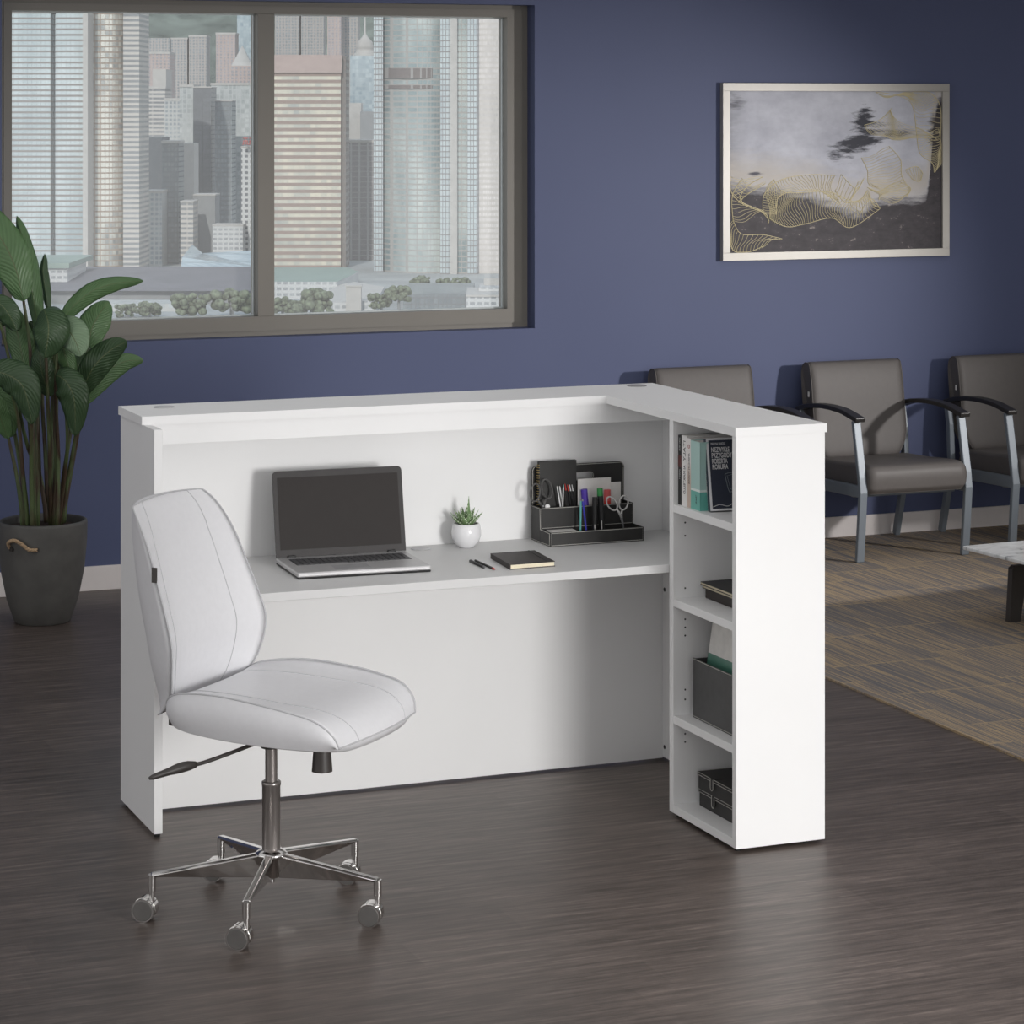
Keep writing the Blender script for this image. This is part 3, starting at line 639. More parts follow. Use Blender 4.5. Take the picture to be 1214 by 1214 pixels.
# lid, leaning back
th = math.radians(12); lu = Vector((0, math.sin(th), math.cos(th))); ln = Vector((0, -math.cos(th), math.sin(th))); o0 = Vector((0, LD-.008, LH+.002)); LHH = .262
rc = []; R_ = .014
for cx, cz, a0 in ((LW-R_, LHH-R_, 0), (R_, LHH-R_, 90)):
    for k in range(7): a = math.radians(a0+15*k); rc.append((cx+R_*math.cos(a), cz+R_*math.sin(a)))
poly = [(0, 0), (LW, 0)] + rc
lid = obj('lid', MB().prism(poly, o0, (1, 0, 0), lu, -ln*.007), BEZEL, lt, local=True, bevel=.0015)
scp = [(.014, .022), (LW-.014, .022), (LW-.014, LHH-.020), (.014, LHH-.020)]
obj('screen', MB().prism(scp, o0+ln*.0002, (1, 0, 0), lu, ln*.0006), SCREEN, lid, local=True)
for hx in (.035, LW-.060): obj('hinge', MB().box(hx, hx+.025, LD-.014, LD-.002, LH-.002, LH+.007), BLACK, lt, local=True, bevel=.002)
# ================================================================ SUCCULENT
sc0 = Vector((1.070, -.232, WZ))
cp = thing('succulent_pot', 'small round white ceramic pot beside the laptop', 'plant pot', sc0)
obj('pot_body', MB().lathe([(.0, 0), (.024, 0), (.027, .004), (.040, .018), (.0475, .038), (.048, .052), (.044, .068), (.0405, .076), (.038, .076), (.041, .066), (.041, .06)], 56, sc0), CERAM, cp)
obj('soil', MB().lathe([(0, .06), (.041, .06), (.038, .068), (0, .070)], 32, sc0), SOIL, cp)
def mat_succ():
    t = NT('white_spotted_succulent'); uv = t.new('ShaderNodeUVMap').outputs[0]; u, v, _ = t.sep(uv)
    st = t.math('GREATER_THAN', t.math('SINE', t.math('MULTIPLY', u, 48)), .25); ed = t.math('GREATER_THAN', t.math('ABSOLUTE', v), .7)
    return t.set(t.mix(t.math('MULTIPLY', st, ed), t.mix(t.noise(t.coord(), 60), srgb(98, 130, 86), srgb(132, 156, 110)), srgb(220, 230, 206)), .5)
SUC = mat_succ()
sp_ = thing('succulent', 'small spiky green succulent with white dotted leaves in white pot', 'plant', sc0+UP*.068)
def sleaf(az, el, L, w0):
    e = Vector((math.cos(az)*math.cos(el), math.sin(az)*math.cos(el), math.sin(el))); s = Vector((-math.sin(az), math.cos(az), 0)); n_ = e.cross(s); G = []; uvs = []
    for i in range(9):
        q = i/8; wd = w0*(1-q**1.6)*(.8+.4*math.sin(PI*q))+.0006; c = sc0+UP*.066+Vector((math.cos(az), math.sin(az), 0))*.006+e*L*q+UP*(.010*q*q)
        row = []
        for j in range(9):
            a = 2*PI*j/8; row.append(c+s*math.cos(a)*wd+n_*math.sin(a)*wd*.35); uvs.append((q, math.cos(a)))
        G.append(row)
    mb = MB().grid(G); mb.uv = uvs; obj('leaf', mb, SUC, sp_)
for k in range(8): sleaf(k*2*PI/8+.2, .50+.14*(k % 2), .060, .0112)
for k in range(6): sleaf(k*2*PI/6+.5, .92, .058, .0115)
for k in range(3): sleaf(k*2*PI/3-.9, 1.25, .052, .0105)
sleaf(-1.2, 1.5, .088, .0100); sleaf(-1.75, .75, .046, .0150)
# ================================================================ NOTEBOOK AND PENS ON WORKTOP
def block(name, label, cat, A, B, C_, D_, z, h, cover, page, group=None, inset=.003):
    """hard-cover book lying flat: A front-left, B front-right, C back-right, D back-left"""
    cc = (A+B+C_+D_)/4; b = thing(name, label, cat, (cc.x, cc.y, z), 0, group); q = [A, B, C_, D_]
    def slab(z0, z1, ins):
        p = [x+(cc-x).normalized()*ins for x in q]
        return MB().add([Vector((x.x, x.y, z0)) for x in p]+[Vector((x.x, x.y, z1)) for x in p], [(3,2,1,0),(4,5,6,7),(0,1,5,4),(1,2,6,5),(2,3,7,6),(3,0,4,7)])
    obj('cover', slab(z, z+.0022, 0), cover, b); obj('cover', slab(z+h-.0022, z+h, 0), cover, b, bevel=.0008); obj('page_block', slab(z+.0022, z+h-.0022, inset), page, b)
    return b
def atz(px, py, z):
    d = ray(px, py); return CAM+d*((z-CAM.z)/d.z)
A_, B_ = atz(605, 675.5, WZ), atz(658, 671.5, WZ); D_ = atz(582, 656+6, WZ); C2 = atz(637, 659, WZ)
D_ = A_+(D_-A_)*1.0; C2 = B_+(D_-A_)
nb = block('notebook', 'closed dark brown notebook lying near the worktop front edge', 'notebook', A_, B_, C2, D_, WZ, .016, BROWNBK, CREAM)
sdv = (D_-A_); sw = (B_-A_).normalized()*.0015
obj('spine', MB().add([A_-sw+UP*0, A_+sw, D_+sw, D_-sw, A_-sw+UP*.016, A_+sw+UP*.016, D_+sw+UP*.016, D_-sw+UP*.016], [(3,2,1,0),(4,5,6,7),(0,1,5,4),(1,2,6,5),(2,3,7,6),(3,0,4,7)]), BROWNBK, nb)
e1 = B_+(A_-B_)*.14; e2 = C2+(D_-C2)*.14; sd_ = (B_-A_).normalized()*.0025
obj('elastic_band', MB().add([e1-sd_+UP*.0162, e1+sd_+UP*.0162, e2+sd_+UP*.0162, e2-sd_+UP*.0162, e1-sd_+UP*.0168, e1+sd_+UP*.0168, e2+sd_+UP*.0168, e2-sd_+UP*.0168], [(3,2,1,0),(4,5,6,7),(0,1,5,4),(1,2,6,5),(2,3,7,6),(3,0,4,7)]), BLACK, nb)
def pen(name, label, cat, a, b, r, body, tip, tipfrac=.1, group=None, clip=None, tail=None):
    a, b = Vector(a), Vector(b); o = thing(name, label, cat, b, 0, group); c = a+(b-a)*(1-tipfrac)
    obj('barrel', MB().cyl(a, c, r, n=12), body, o); obj('tip', MB().cyl(c, b, r, r*.35, n=12), tip, o)
    if clip: 
        d = (b-a).normalized(); s = d.cross(UP).normalized() if abs(d.z) < .9 else RT; n_ = -FW if abs(d.z) > .5 else UP
        obj('clip', MB().obox(a+d*(b-a).length*.14+n_*(r+.001), s*.0012, n_*.0008, d*(b-a).length*.11), clip, o)
    return o
RED = col('red_plastic', (206, 52, 44)); GREY = col('grey_metal', (150, 150, 152), .3, .8)
p1, p2 = atz(557.5, 665, WZ+.004), atz(575, 673, WZ+.004)
pen('pen', 'thick black pen lying on the worktop, left of its red-tipped neighbour', 'pen', p1, p2, .0042, BLACK, GREY, .08, clip=GREY)
p1, p2 = atz(563.5, 664.5, WZ+.0035), atz(587, 675, WZ+.0035)
pen('pencil', 'slim black pencil with a red end lying on the worktop', 'pencil', p1, p2, .0035, BLACK, RED, .1)
# ================================================================ DESK ORGANISER
OG = Vector((1.3166, -.3339, WZ)); OWD = .3275
og = thing('desk_organizer', 'black leatherette desk organiser with pale stitching on the worktop', 'organizer', OG)
def ob(x0, x1, y0, y1, z0, z1, mb): return mb.box(OG.x+x0, OG.x+x1, OG.y+y0, OG.y+y1, OG.z+z0, OG.z+z1)
t_ = .005
b = MB(); ob(0, OWD, 0, t_, .0, .045, b); ob(0, OWD, t_, .160, 0, .005, b); ob(0, t_, t_, .082, .005, .045, b); ob(OWD-t_, OWD, t_, .082, .005, .045, b)
obj('tray', b, ORG, og, bevel=.0008)
b = MB(); ob(0, OWD, .082, .087, .005, .112, b); ob(0, t_, .087, .160, .005, .112, b); ob(OWD-t_, OWD, .087, .160, .005, .112, b); ob(.165, .169, .087, .152, .005, .10, b)
obj('rear_box', b, ORG, og, bevel=.0008)
# back board with rounded corners and slot handle
HB = .238; R_ = .018; outer = [(0, .005), (OWD, .005)]
for cx, cz, a0 in ((OWD-R_, HB-R_, 0), (R_, HB-R_, 90)):
    for k in range(7): a = math.radians(a0+15*k); outer.append((cx+R_*math.cos(a), cz+R_*math.sin(a)))
sl0, sl1, szc, sr = .105, .205, .197, .0125; inner = []
for cx, a0 in ((sl1, -90), (sl0, 90)):
    for k in range(9): a = math.radians(a0+22.5*k); inner.append((cx+sr*math.cos(a), szc+sr*math.sin(a)))
import bmesh
def plate_hole(outer, inner, o, thick):
    bm = bmesh.new(); es = []
    for ring in (outer, inner):
        vs = [bm.verts.new((a, 0, b)) for a, b in ring]
        for i in range(len(vs)): es.append(bm.edges.new((vs[i-1], vs[i])))
    r = bmesh.ops.triangle_fill(bm, use_beauty=True, use_dissolve=False, edges=es)
    fs = [f for f in bm.faces]; ex = bmesh.ops.extrude_face_region(bm, geom=fs)
    bmesh.ops.translate(bm, verts=[v for v in ex['geom'] if isinstance(v, bmesh.types.BMVert)], vec=(0, thick, 0))
    bmesh.ops.recalc_face_normals(bm, faces=bm.faces); bm.verts.index_update()
    mb = MB().add([v.co+Vector(o) for v in bm.verts], [tuple(v.index for v in f.verts) for f in bm.faces]); bm.free(); return mb
obj('handle_board', plate_hole(outer, inner, OG+Vector((0, .154, 0)), .006), ORG, og)
tr = MB(); P3 = lambda a, y, c: OG+Vector((a, y, c)); r_ = .0011; i_ = .004; fy = -.0006
def loop3(pts): tr.tube(pts, r_, 5, closed=True)
loop3([P3(i_, fy, i_), P3(OWD-i_, fy, i_), P3(OWD-i_, fy, .045-i_*.5), P3(i_, fy, .045-i_*.5)])
loop3([P3(i_, .0814, .047), P3(OWD-i_, .0814, .047), P3(OWD-i_, .0814, .110), P3(i_, .0814, .110)])
loop3([P3(-.0006, i_, i_), P3(-.0006, .156, i_), P3(-.0006, .156, .110), P3(-.0006, .084, .110), P3(-.0006, .080, .044), P3(-.0006, i_, .042)])
tr.tube([P3(a*.985+.0025, .1534, min(c, HB-.003)) for a, c in outer[2:]], r_, 5); tr.tube([P3(OWD-.003, .1534, .11), P3(OWD-.003, .1534, HB-.02)], r_, 5); tr.tube([P3(.003, .1534, .11), P3(.003, .1534, HB-.02)], r_, 5)
tr.tube([P3(szx+(.0) , .1534, c) for szx, c in inner], r_, 5, closed=True)
obj('edge_stitching', tr, STITCH, og)
# things in it
def up_plate(name, label, cat, px0, px1, pytop, Y, zb, th, mat, group=None):
    a, b_ = at_y(px0, pytop, Y), at_y(px1, pytop, Y); o = thing(name, label, cat, ((a.x+b_.x)/2, Y, zb), 0, group); return o, a, b_
o, a, b_ = up_plate('spiral_notebook', 'black spiral notebook upright at the left of the organiser', 'notebook', 634, 683, 547.5, -.205, WZ+.006, .008, BLACK); a.x = max(a.x, OG.x+.0125)
obj('cover', MB().box(a.x, b_.x, -.209, -.2065, WZ+.006, a.z), ORG, o, bevel=.001); obj('cover', MB().box(a.x, b_.x, -.2000, -.1975, WZ+.006, a.z), ORG, o, bevel=.001)
obj('page_block', MB().box(a.x+.004, b_.x-.002, -.2065, -.2000, WZ+.008, a.z-.003), PAPER, o)
sr_ = MB(); zz = WZ+.015
while zz < a.z-.006:
    sr_.tube([Vector((a.x+.001+.0050*math.cos(q*PI/4), -.2033+.0060*math.sin(q*PI/4), zz)) for q in range(8)], .0009, 5, closed=True); zz += .0085
obj('spiral_binding', sr_, col('brass_wire', (186, 164, 112), .35, .7), o)
for px0, px1, top, Y, lab in ((685, 724, 568, -.222, 'larger white card upright in the organiser, before the handle board'), (700, 736, 573, -.2145, 'smaller white card behind the larger card in the organiser')):
    a, b_ = at_y(px0, top, Y), at_y(px1, top, Y); o = obj('paper_card', MB().box(a.x, b_.x, Y, Y+.0015, WZ+.006, a.z), PAPER); tag(o, lab, 'card', 'white cards in the organiser')
def scissors(name, label, rings, piv, tip, Y, hm, bm_, zmin):
    o = thing(name, label, 'scissors', at_y(*tip, Y)); pv = at_y(*piv, Y); tp = at_y(*tip, Y); k = 0
    for (cx, cy, rx, ry, rot) in rings:
        ring = []
        for i in range(28):
            a = 2*PI*i/28; x, y = rx*math.cos(a), ry*math.sin(a); ring.append(at_y(cx+x*math.cos(rot)-y*math.sin(rot), cy+x*math.sin(rot)+y*math.cos(rot), Y+.003*(1 if k else -1)))
        m = MB().tube(ring, .0026, 8, closed=True)
        low = max(ring, key=lambda p: -(p-pv).length); m.tube([low, (low+pv)/2, pv+(tp-pv)*.15], [.0026, .0036, .0036], 8)
        obj('handle', m, hm, o); k += 1
    d = (tp-pv); s = Vector((d.z, 0, -d.x)).normalized()
    for sg in (-1, 1):
        obj('blade', MB().add([pv-s*.005+Vector((0, sg*.0012, 0)), pv+s*.005+Vector((0, sg*.0012, 0)), tp+s*.0006+Vector((0, sg*.0012, 0)), tp-s*.0006+Vector((0, sg*.0012, 0)), pv-s*.005+Vector((0, sg*.0002, 0)), pv+s*.005+Vector((0, sg*.0002, 0)), tp+s*.0006+Vector((0, sg*.0002, 0)), tp-s*.0006+Vector((0, sg*.0002, 0))], [(3,2,1,0),(4,5,6,7),(0,1,5,4),(1,2,6,5),(2,3,7,6),(3,0,4,7)]), bm_, o)
    obj('pivot_screw', MB().cyl(pv+Vector((0, -.0035, 0)), pv+Vector((0, .0035, 0)), .003, n=12), bm_, o)
scissors('scissors', 'black-handled scissors standing in the left rear of the organiser', [(634.5, 584, 5.6, 10.5, .12), (648.5, 579.5, 6.2, 11.5, -.22)], (643.5, 600), (645, 622), -.238, simple('charcoal_plastic', (78, 77, 76), .4), GREY, 0)
WPL = col('pale_grey_plastic', (208, 206, 204)) 
scissors('scissors', 'pale grey scissors standing in the right of the organiser tray', [(725.5, 597, 5.4, 8.8, -.55), (739.3, 596, 5.2, 8.6, .18)], (736, 610), (741, 634), -.285, WPL, GREY, 0)
tag(obj('eraser', MB().sphere(at_y(649, 600.5, -.242), .0088, 16, 10, (1, .7, .9)), col('white_rubber', (240, 240, 240), .5)), 'small white rounded eraser beside the black-handled scissors', 'eraser')
TEAL = col('teal_plastic', (104, 178, 174)); PURP = col('violet_plastic', (88, 62, 178)); BLUE = col('blue_plastic', (58, 58, 176)); GREEN = col('green_plastic', (46, 138, 70)); PINK = col('coral_red_translucent_plastic', (212, 92, 92)); WHP = col('white_pencil_paint', (228, 228, 228))
def upen(name, label, cat, top, bot, Y, r, body, tip, tf=.08, group=None, clip=None, zb=None):
    a, b_ = at_y(*top, Y), at_y(*bot, Y); d = (a-b_).normalized(); zb = WZ+.006 if zb is None else zb
    lo = b_+(d*((zb-b_.z)/d.z)); return pen(name, label, cat, lo, a, r, body, tip, tf, group, clip)
GP = 'pencils in the rear box of the organiser'
upen('pencil', 'leftmost white pencil beside the black scissors handle', 'pencil', (660.3, 576), (664.5, 601), -.234, .0024, WHP, PAPER, .03, GP)
upen('pencil', 'second white pencil from the left in the organiser, left of teal-ended one', 'pencil', (663.3, 576), (667.3, 601), -.230, .0024, WHP, PAPER, .03, GP)
upen('pencil', 'white pencil with a teal end crossing over its white neighbours', 'pencil', (668, 574.5), (667, 601), -.240, .0024, WHP, TEAL, .05, GP)
upen('pencil', 'black pencil with bright red end, left one of the two red ended', 'pencil', (669.8, 573.5), (673.5, 600), -.232, .0025, BLACK, RED, .12, GP)
upen('pencil', 'black pencil with bright red end, right one of the two red ended', 'pencil', (672.8, 574.5), (676.8, 600), -.227, .0025, BLACK, RED, .12, GP)
upen('pencil', 'black pencil with white end, beside the red ended pencils', 'pencil', (675.3, 574.5), (679.8, 600), -.232, .0022, BLACK, WHP, .12, GP)
upen('pencil', 'black pencil with white end, rightmost beside the white card', 'pencil', (678, 574.5), (682.5, 600), -.228, .0022, BLACK, WHP, .12, GP)
def marker(name, label, top, bot, Y, r, cap, body, capl, zb, lab_=None):
    a, b_ = at_y(*top, Y), at_y(*bot, Y); d = (a-b_).normalized(); lo = b_+(d*((zb-b_.z)/d.z)); o = thing(name, label, 'marker', lo); c = a-d*capl
    obj('cap', MB().cyl(c, a, r, r*.92, n=18), cap, o, bevel=.001); obj('barrel', MB().cyl(lo, c, r*.96, n=18), body, o)
    if lab_: obj('printed_band', MB().obox(lo+d*(.5*(c-lo).length*.62)-FW*(r*.96), RT*.0012, FW*.0003, d*.017), lab_, o)
    return o
marker('highlighter', 'broad violet marker in rear box before the white cards', (692.5, 580), (694, 600), -.236, .0118, PURP, PURP, .05, WZ+.006)
marker('highlighter', 'broad coral red marker in rear box behind the pale scissors', (720, 580.5), (720, 600), -.236, .0118, PINK, RED, .035, WZ+.006)
marker('marker_pen', 'black marker with a green top standing in the organiser tray', (711, 578.8), (713.5, 626), -.283, .0102, GREEN, BLACK, .024, WZ+.006, PAPER)
marker('marker_pen', 'all black marker left of the green topped marker', (705, 589.3), (705, 626), -.291, .0085, BLACK, BLACK, .03, WZ+.006, PAPER)
upen('pen', 'slim teal pen standing in the organiser tray', 'pen', (688.7, 591), (688.2, 627), -.29, .0032, TEAL, GREY, .06)
upen('pen', 'slim blue pen leaning beside the teal pen', 'pen', (690.6, 591), (694.8, 627), -.295, .0032, BLUE, GREY, .06)
cd = thing('card_stack', 'loose stack of small pale cards in organiser tray, left end', 'cards', OG+Vector((.05, .04, .006)))
for k in range(6):
    a = .05*math.sin(k*2.1); c = OG+Vector((.062+.004*math.sin(k), .040, .0075+k*.0066))
    obj('card', MB().obox(c, Vector((math.cos(a), math.sin(a), 0))*.044, Vector((-math.sin(a), math.cos(a), 0))*.026, UP*.0030), PAPER, cd)
# ================================================================ BOOKS ON THE TOP SHELF
SZ = SH[3][1]
def sbook(label, y0, y1, x0, h, cm, page=PAPER, dep=.165, name='book'):
    o = thing(name, label, 'book', ((x0+dep/2), (y0+y1)/2, SZ), 0, 'books on the top shelf'); c = .0018
    ya, yb = min(y0, y1), max(y0, y1)
    obj('cover', MB().box(x0, x0+dep, ya, ya+c, SZ, SZ+h).box(x0, x0+dep, yb-c, yb, SZ, SZ+h), cm, o); sp = obj('spine', MB().box(x0-.0004, x0+c, ya, yb, SZ, SZ+h), cm, o, bevel=.0006)
    obj('page_block', MB().box(x0+c, x0+dep-.003, ya+c, yb-c, SZ+.002, SZ+h-.002), page, o); return o
S0 = 1.548
INK = col('print_black', (52, 50, 54)); INKW = col('print_white', (214, 214, 214)); INKR = col('print_red', (176, 70, 66)); MARN = col('maroon_band', (92, 36, 34))
b1 = sbook('thin black book with a dark red spine band, first at the left', -.7915, -.8150, S0, .212, BLACK)
obj('spine_band', MB().box(S0-.0010, S0-.0002, -.8147, -.7918, SZ+.115, SZ+.15), MARN, b1)
def spine_text(body, size, x, y, z, m, par, sx=1): return text('spine_lettering', body, size, (x, y, z), (0, 0, -1), (0, 1, 0), m, par, sx=sx)
spine_text('A NEW HOUSE', .0075, S0-.0008, -.8055, SZ+.205, INKW, b1, .8); spine_text('STUDIO 7', .0075, S0-.0008, -.8055, SZ+.108, INKW, b1, .9)
b2 = sbook('white book lettered ITALY on its spine', -.8155, -.8545, S0, .214, col('white_cover', (228, 226, 224)))
spine_text('ITALY', .022, S0-.0008, -.8430, SZ+.200, INK, b2, 1.1); spine_text('AI MARTELLO', .0180, S0-.0008, -.8420, SZ+.125, INK, b2, .8)
def mat_fade():
    t = NT('blush_beige_cover'); z = t.sep(t.coord())[2]
    return t.set(t.ramp(t.math('MULTIPLY', z, 4.6), [(.45, srgb(204, 184, 170)), (.65, srgb(226, 222, 220))]), .5)
b3 = sbook('blush beige book between the white and pale teal books', -.8550, -.8785, S0, .210, mat_fade())
spine_text('AMERICAN WOODS', .012, S0-.0008, -.8720, SZ+.165, INK, b3, .85)
obj('spine_emblem', MB().tube([Vector((S0-.0008, -.8667+.0055*math.cos(a*PI/6), SZ+.185+.0055*math.sin(a*PI/6))) for a in range(12)], .0008, 5, closed=True), INKR, b3)
def mat_teal():
    t = NT('pale_teal_cover'); z = t.sep(t.coord())[2]
    base = t.mix(t.math('LESS_THAN', z, .056), srgb(168, 202, 196), srgb(104, 178, 166)); k = t.math('MULTIPLY', t.math('GREATER_THAN', z, .056), t.math('LESS_THAN', z, .063))
    return t.set(t.mix(k, base, srgb(220, 230, 226)), .45)
b4 = sbook('thick pale teal book standing upright', -.8790, -.9420, S0, .206, mat_teal(), dep=.19)
spine_text('TRAVEL', .010, S0-.0008, -.920, SZ+.045, INK, b4, .8)
# leaning dark navy hard-cover with white board edges
lean = math.radians(11)
nvb = thing('book', 'navy hardback with blocky white title leaning on the teal book', 'book', (1.65, -.95, SZ), 0, 'books on the top shelf')
BW, BH, BT = .17, .216, .022
uN = Vector((1, -.10, 0)).normalized(); nN0 = Vector((uN.y, -uN.x, 0)); vN = (UP*math.cos(lean) - nN0*math.sin(lean)).normalized(); nN = uN.cross(vN).normalized()
oN = Vector((1.5655, -.9790, SZ+.0045))
def npl(a, b, c): return oN+uN*a+vN*b+nN*c
def nbox(mb, a0, a1, b0, b1, c0, c1): return mb.obox(npl((a0+a1)/2, (b0+b1)/2, (c0+c1)/2), uN*(a1-a0)/2, vN*(b1-b0)/2, nN*(c1-c0)/2)
bd = MB(); nbox(bd, 0, BW, 0, BH, -.002, .001); nbox(bd, 0, BW, 0, BH, -BT, -BT+.003)
obj('cover_board', bd, col('white_board', (222, 222, 224)), nvb)
obj('page_block', nbox(MB(), .003, BW-.003, .003, BH-.003, -BT+.003, -.002), NAVY, nvb)
fc_ = obj('cover_print', nbox(MB(), .0065, BW-.005, .006, BH-.006, .001, .0014), NAVY, nvb)
obj('spine', nbox(MB(), -.0008, .0008, .001, BH-.001, -BT+.003, -.002), NAVY, nvb)
for k, (s_, sz, yy) in enumerate((('MARYNA HAROSZ', .0098, BH-.020), ('NIEZWYKŁE', .0205, BH-.0415), ('PRZYGODY', .0205, BH-.0585), ('ROBERTA', .0205, BH-.0755), ('ROBURA', .0205, BH-.0925))):
    text('cover_lettering', s_, sz, npl(.0135, yy, .0016), uN, vN, INKW, fc_, sx=(.58 if k == 0 else (.52, .60, .56, .62)[k-1]), bold=.0004 if k else 0)
TL = col('print_teal_grey', (116, 126, 130))
tv = [(.052, .108), (.075, .112), (.16, .114), (.163, .06), (.14, .052), (.075, .055), (.062, .058)]; 
obj('screen_drawing', MB().tube(catmull([npl(a, b, .0018) for a, b in tv+[tv[0]]], 40)[:-1], .0010, 5, closed=True).tube([npl(.062+(a-.062)*.82+.005, .084+(b-.084)*.8, .0018) for a, b in tv], .0008, 5, closed=True), TL, fc_)
obj('wave_drawing', MB().tube(catmull([npl(a, b, .0018) for a, b in ((.008, .012), (.03, .018), (.055, .013), (.075, .021), (.11, .022), (.15, .016))], 24), .0010, 5), INKW, fc_)
text('spine_lettering', 'NIEZWYKŁE PRZYGODY', .008, npl(-.0012, .155, -.015), -vN, -nN, INKW, nvb, sx=1.2)
# ================================================================ SECOND SHELF: box with two notebooks
SZ2 = SH[2][1]
P = lambda x, y: Vector((x, y, 0))
bx = thing('storage_box', 'small dark brown box under the thin notebooks on second shelf', 'box', (1.69, -.92, SZ2))
obj('box_body', MB().box(1.628, 1.775, -1.030, -.815, SZ2, SZ2+.030), BROWNBK, bx, bevel=.002)
CRE2 = col('tan_page_edge', (196, 186, 160), .7)
block('notebook', 'lower thin dark notebook on the brown box', 'notebook', P(1.622, -1.036), P(1.778, -1.036), P(1.778, -.808), P(1.622, -.808), SZ2+.030, .0095, BLACK, CRE2, 'thin notebooks on the second shelf', .0012)
block('notebook', 'upper thin dark notebook, topmost on the brown box', 'notebook', P(1.618, -1.033), P(1.774, -1.033), P(1.774, -.802), P(1.618, -.802), SZ2+.0396, .0095, BLACK, CRE2, 'thin notebooks on the second shelf', .0012)
# ================================================================ THIRD SHELF: magazine holder, leaning folders
SZ3 = SH[1][1]
mh = thing('magazine_holder', 'dark grey upright magazine holder on the third shelf', 'magazine holder', (1.62, -.98, SZ3))
DG = simple('dark_grey_leatherette', (74, 74, 74), .6, bump=.15, sc=40, var=.08)
mb = MB(); mb.box(1.580, 1.584, -1.165, -.826, SZ3+.002, SZ3+.180); mb.box(1.640, 1.644, -1.165, -.826, SZ3+.002, SZ3+.180); mb.box(1.584, 1.640, -.830, -.826, SZ3+.002, SZ3+.178); mb.box(1.584, 1.640, -1.165, -1.161, SZ3+.002, SZ3+.12); mb.box(1.580, 1.644, -1.165, -.826, SZ3, SZ3+.002)
obj('holder_body', mb, DG, mh, bevel=.001)
obj('edge_stitching', MB().tube([(1.5795, -1.16, SZ3+.178), (1.5795, -.834, SZ3+.178), (1.5795, -.829, SZ3+.172), (1.5795, -.829, SZ3+.005), (1.5795, -1.16, SZ3+.005)], .0012, 5), STITCH, mh)
GRN = col('green_folder_card', (78, 128, 112))
fo = thing('folder', 'white folder with a green band leaning in the magazine holder', 'folder', (1.615, -.95, SZ3+.002))
def lbox(y0, y1, z0, z1, x, th_=.004):   # sheet leaning slightly toward the back of the shelf, left edge slanted
    m = MB(); p = [(x, y0-.012, z0), (x, y1, z0), (x+.03, y1-.04, z1), (x+.03, y0-.012-.04, z1)]
    m.add([Vector((a, b, c)) for b_, (a, b, c) in enumerate([(x, y1, z0), (x, y0, z0), (x+.030, y0, z1), (x+.030, y1-.030, z1)])]+[Vector((a+th_, b, c)) for a, b, c in [(x, y1, z0), (x, y0, z0), (x+.030, y0, z1), (x+.030, y1-.030, z1)]], [(3,2,1,0),(4,5,6,7),(0,1,5,4),(1,2,6,5),(2,3,7,6),(3,0,4,7)])
    return m
obj('folder_sheet', lbox(-1.14, -.838, SZ3+.004, SZ3+.300, 1.598), PAPER, fo)
gb = MB(); 
def gp(y, z, dx): q = (z-SZ3-.004)/.296; return Vector((1.598+.030*q+dx, y, z))
gb.add([gp(-.8555+.001, SZ3+.155, -.0012), gp(-1.14, SZ3+.155, -.0012), gp(-1.14, SZ3+.200, -.0012), gp(-.8600+.001, SZ3+.200, -.0012)], [(0, 1, 2, 3)])
gb.add([gp(-.8545, SZ3+.155, .0), gp(-1.14, SZ3+.155, .0), gp(-1.14, SZ3+.200, .0), gp(-.859, SZ3+.200, .0)], [(3, 2, 1, 0)])
obj('green_band', gb, GRN, fo)
tag(obj('book', lbox(-1.14, -.850, SZ3+.004, SZ3+.308, 1.6035, .012), BLACK), 'black bound book behind the white and green folder in holder', 'book')
# ================================================================ BOTTOM SHELF: two boxes
SZ4 = SH[0][1]
def sbox(z, label, dx=0):
    o = thing('storage_box', label, 'box', (1.70, -.935, z), 0, 'black stitched boxes on the bottom shelf'); x0, x1, y0, y1 = 1.602+dx, 1.79+dx, -1.055, -.822
    obj('box_body', MB().box(x0+.002, x1-.002, y0+.002, y1-.002, z, z+.041), ORG, o, bevel=.001)
    l = obj('lid', MB().box(x0, x1, y0, y1, z+.041, z+.050), ORG, o, bevel=.001)
    q = MB()
    for zz in (z+.0425, z+.0505): q.tube([(x0-.0006, y0, zz), (x0-.0006, y1, zz), (x1, y1, zz), (x1, y0, zz)], .0010, 5, closed=True)
    obj('edge_stitching', q, STITCH, l)
    ym = -.925; obj('clasp', MB().box(x0-.0025, x0-.0003, ym-.008, ym+.008, z+.020, z+.0515).box(x0-.0025, x0+.03, ym-.008, ym+.008, z+.0500, z+.0515), ORG, o, bevel=.0006)
    pts = [(x0-.003, ym-.009, z+.050), (x0-.003, ym-.009, z+.024), (x0-.003, ym-.006, z+.018), (x0-.003, ym, z+.016), (x0-.003, ym+.006, z+.018), (x0-.003, ym+.009, z+.024), (x0-.003, ym+.009, z+.050)]
    obj('clasp_stitching', MB().tube(pts, .0011, 5), STITCH, o)
sbox(SZ4, 'black stitched box, lower of the two on the bottom shelf'); sbox(SZ4+.0525, 'black stitched box, upper of the two on the bottom shelf', -.004)
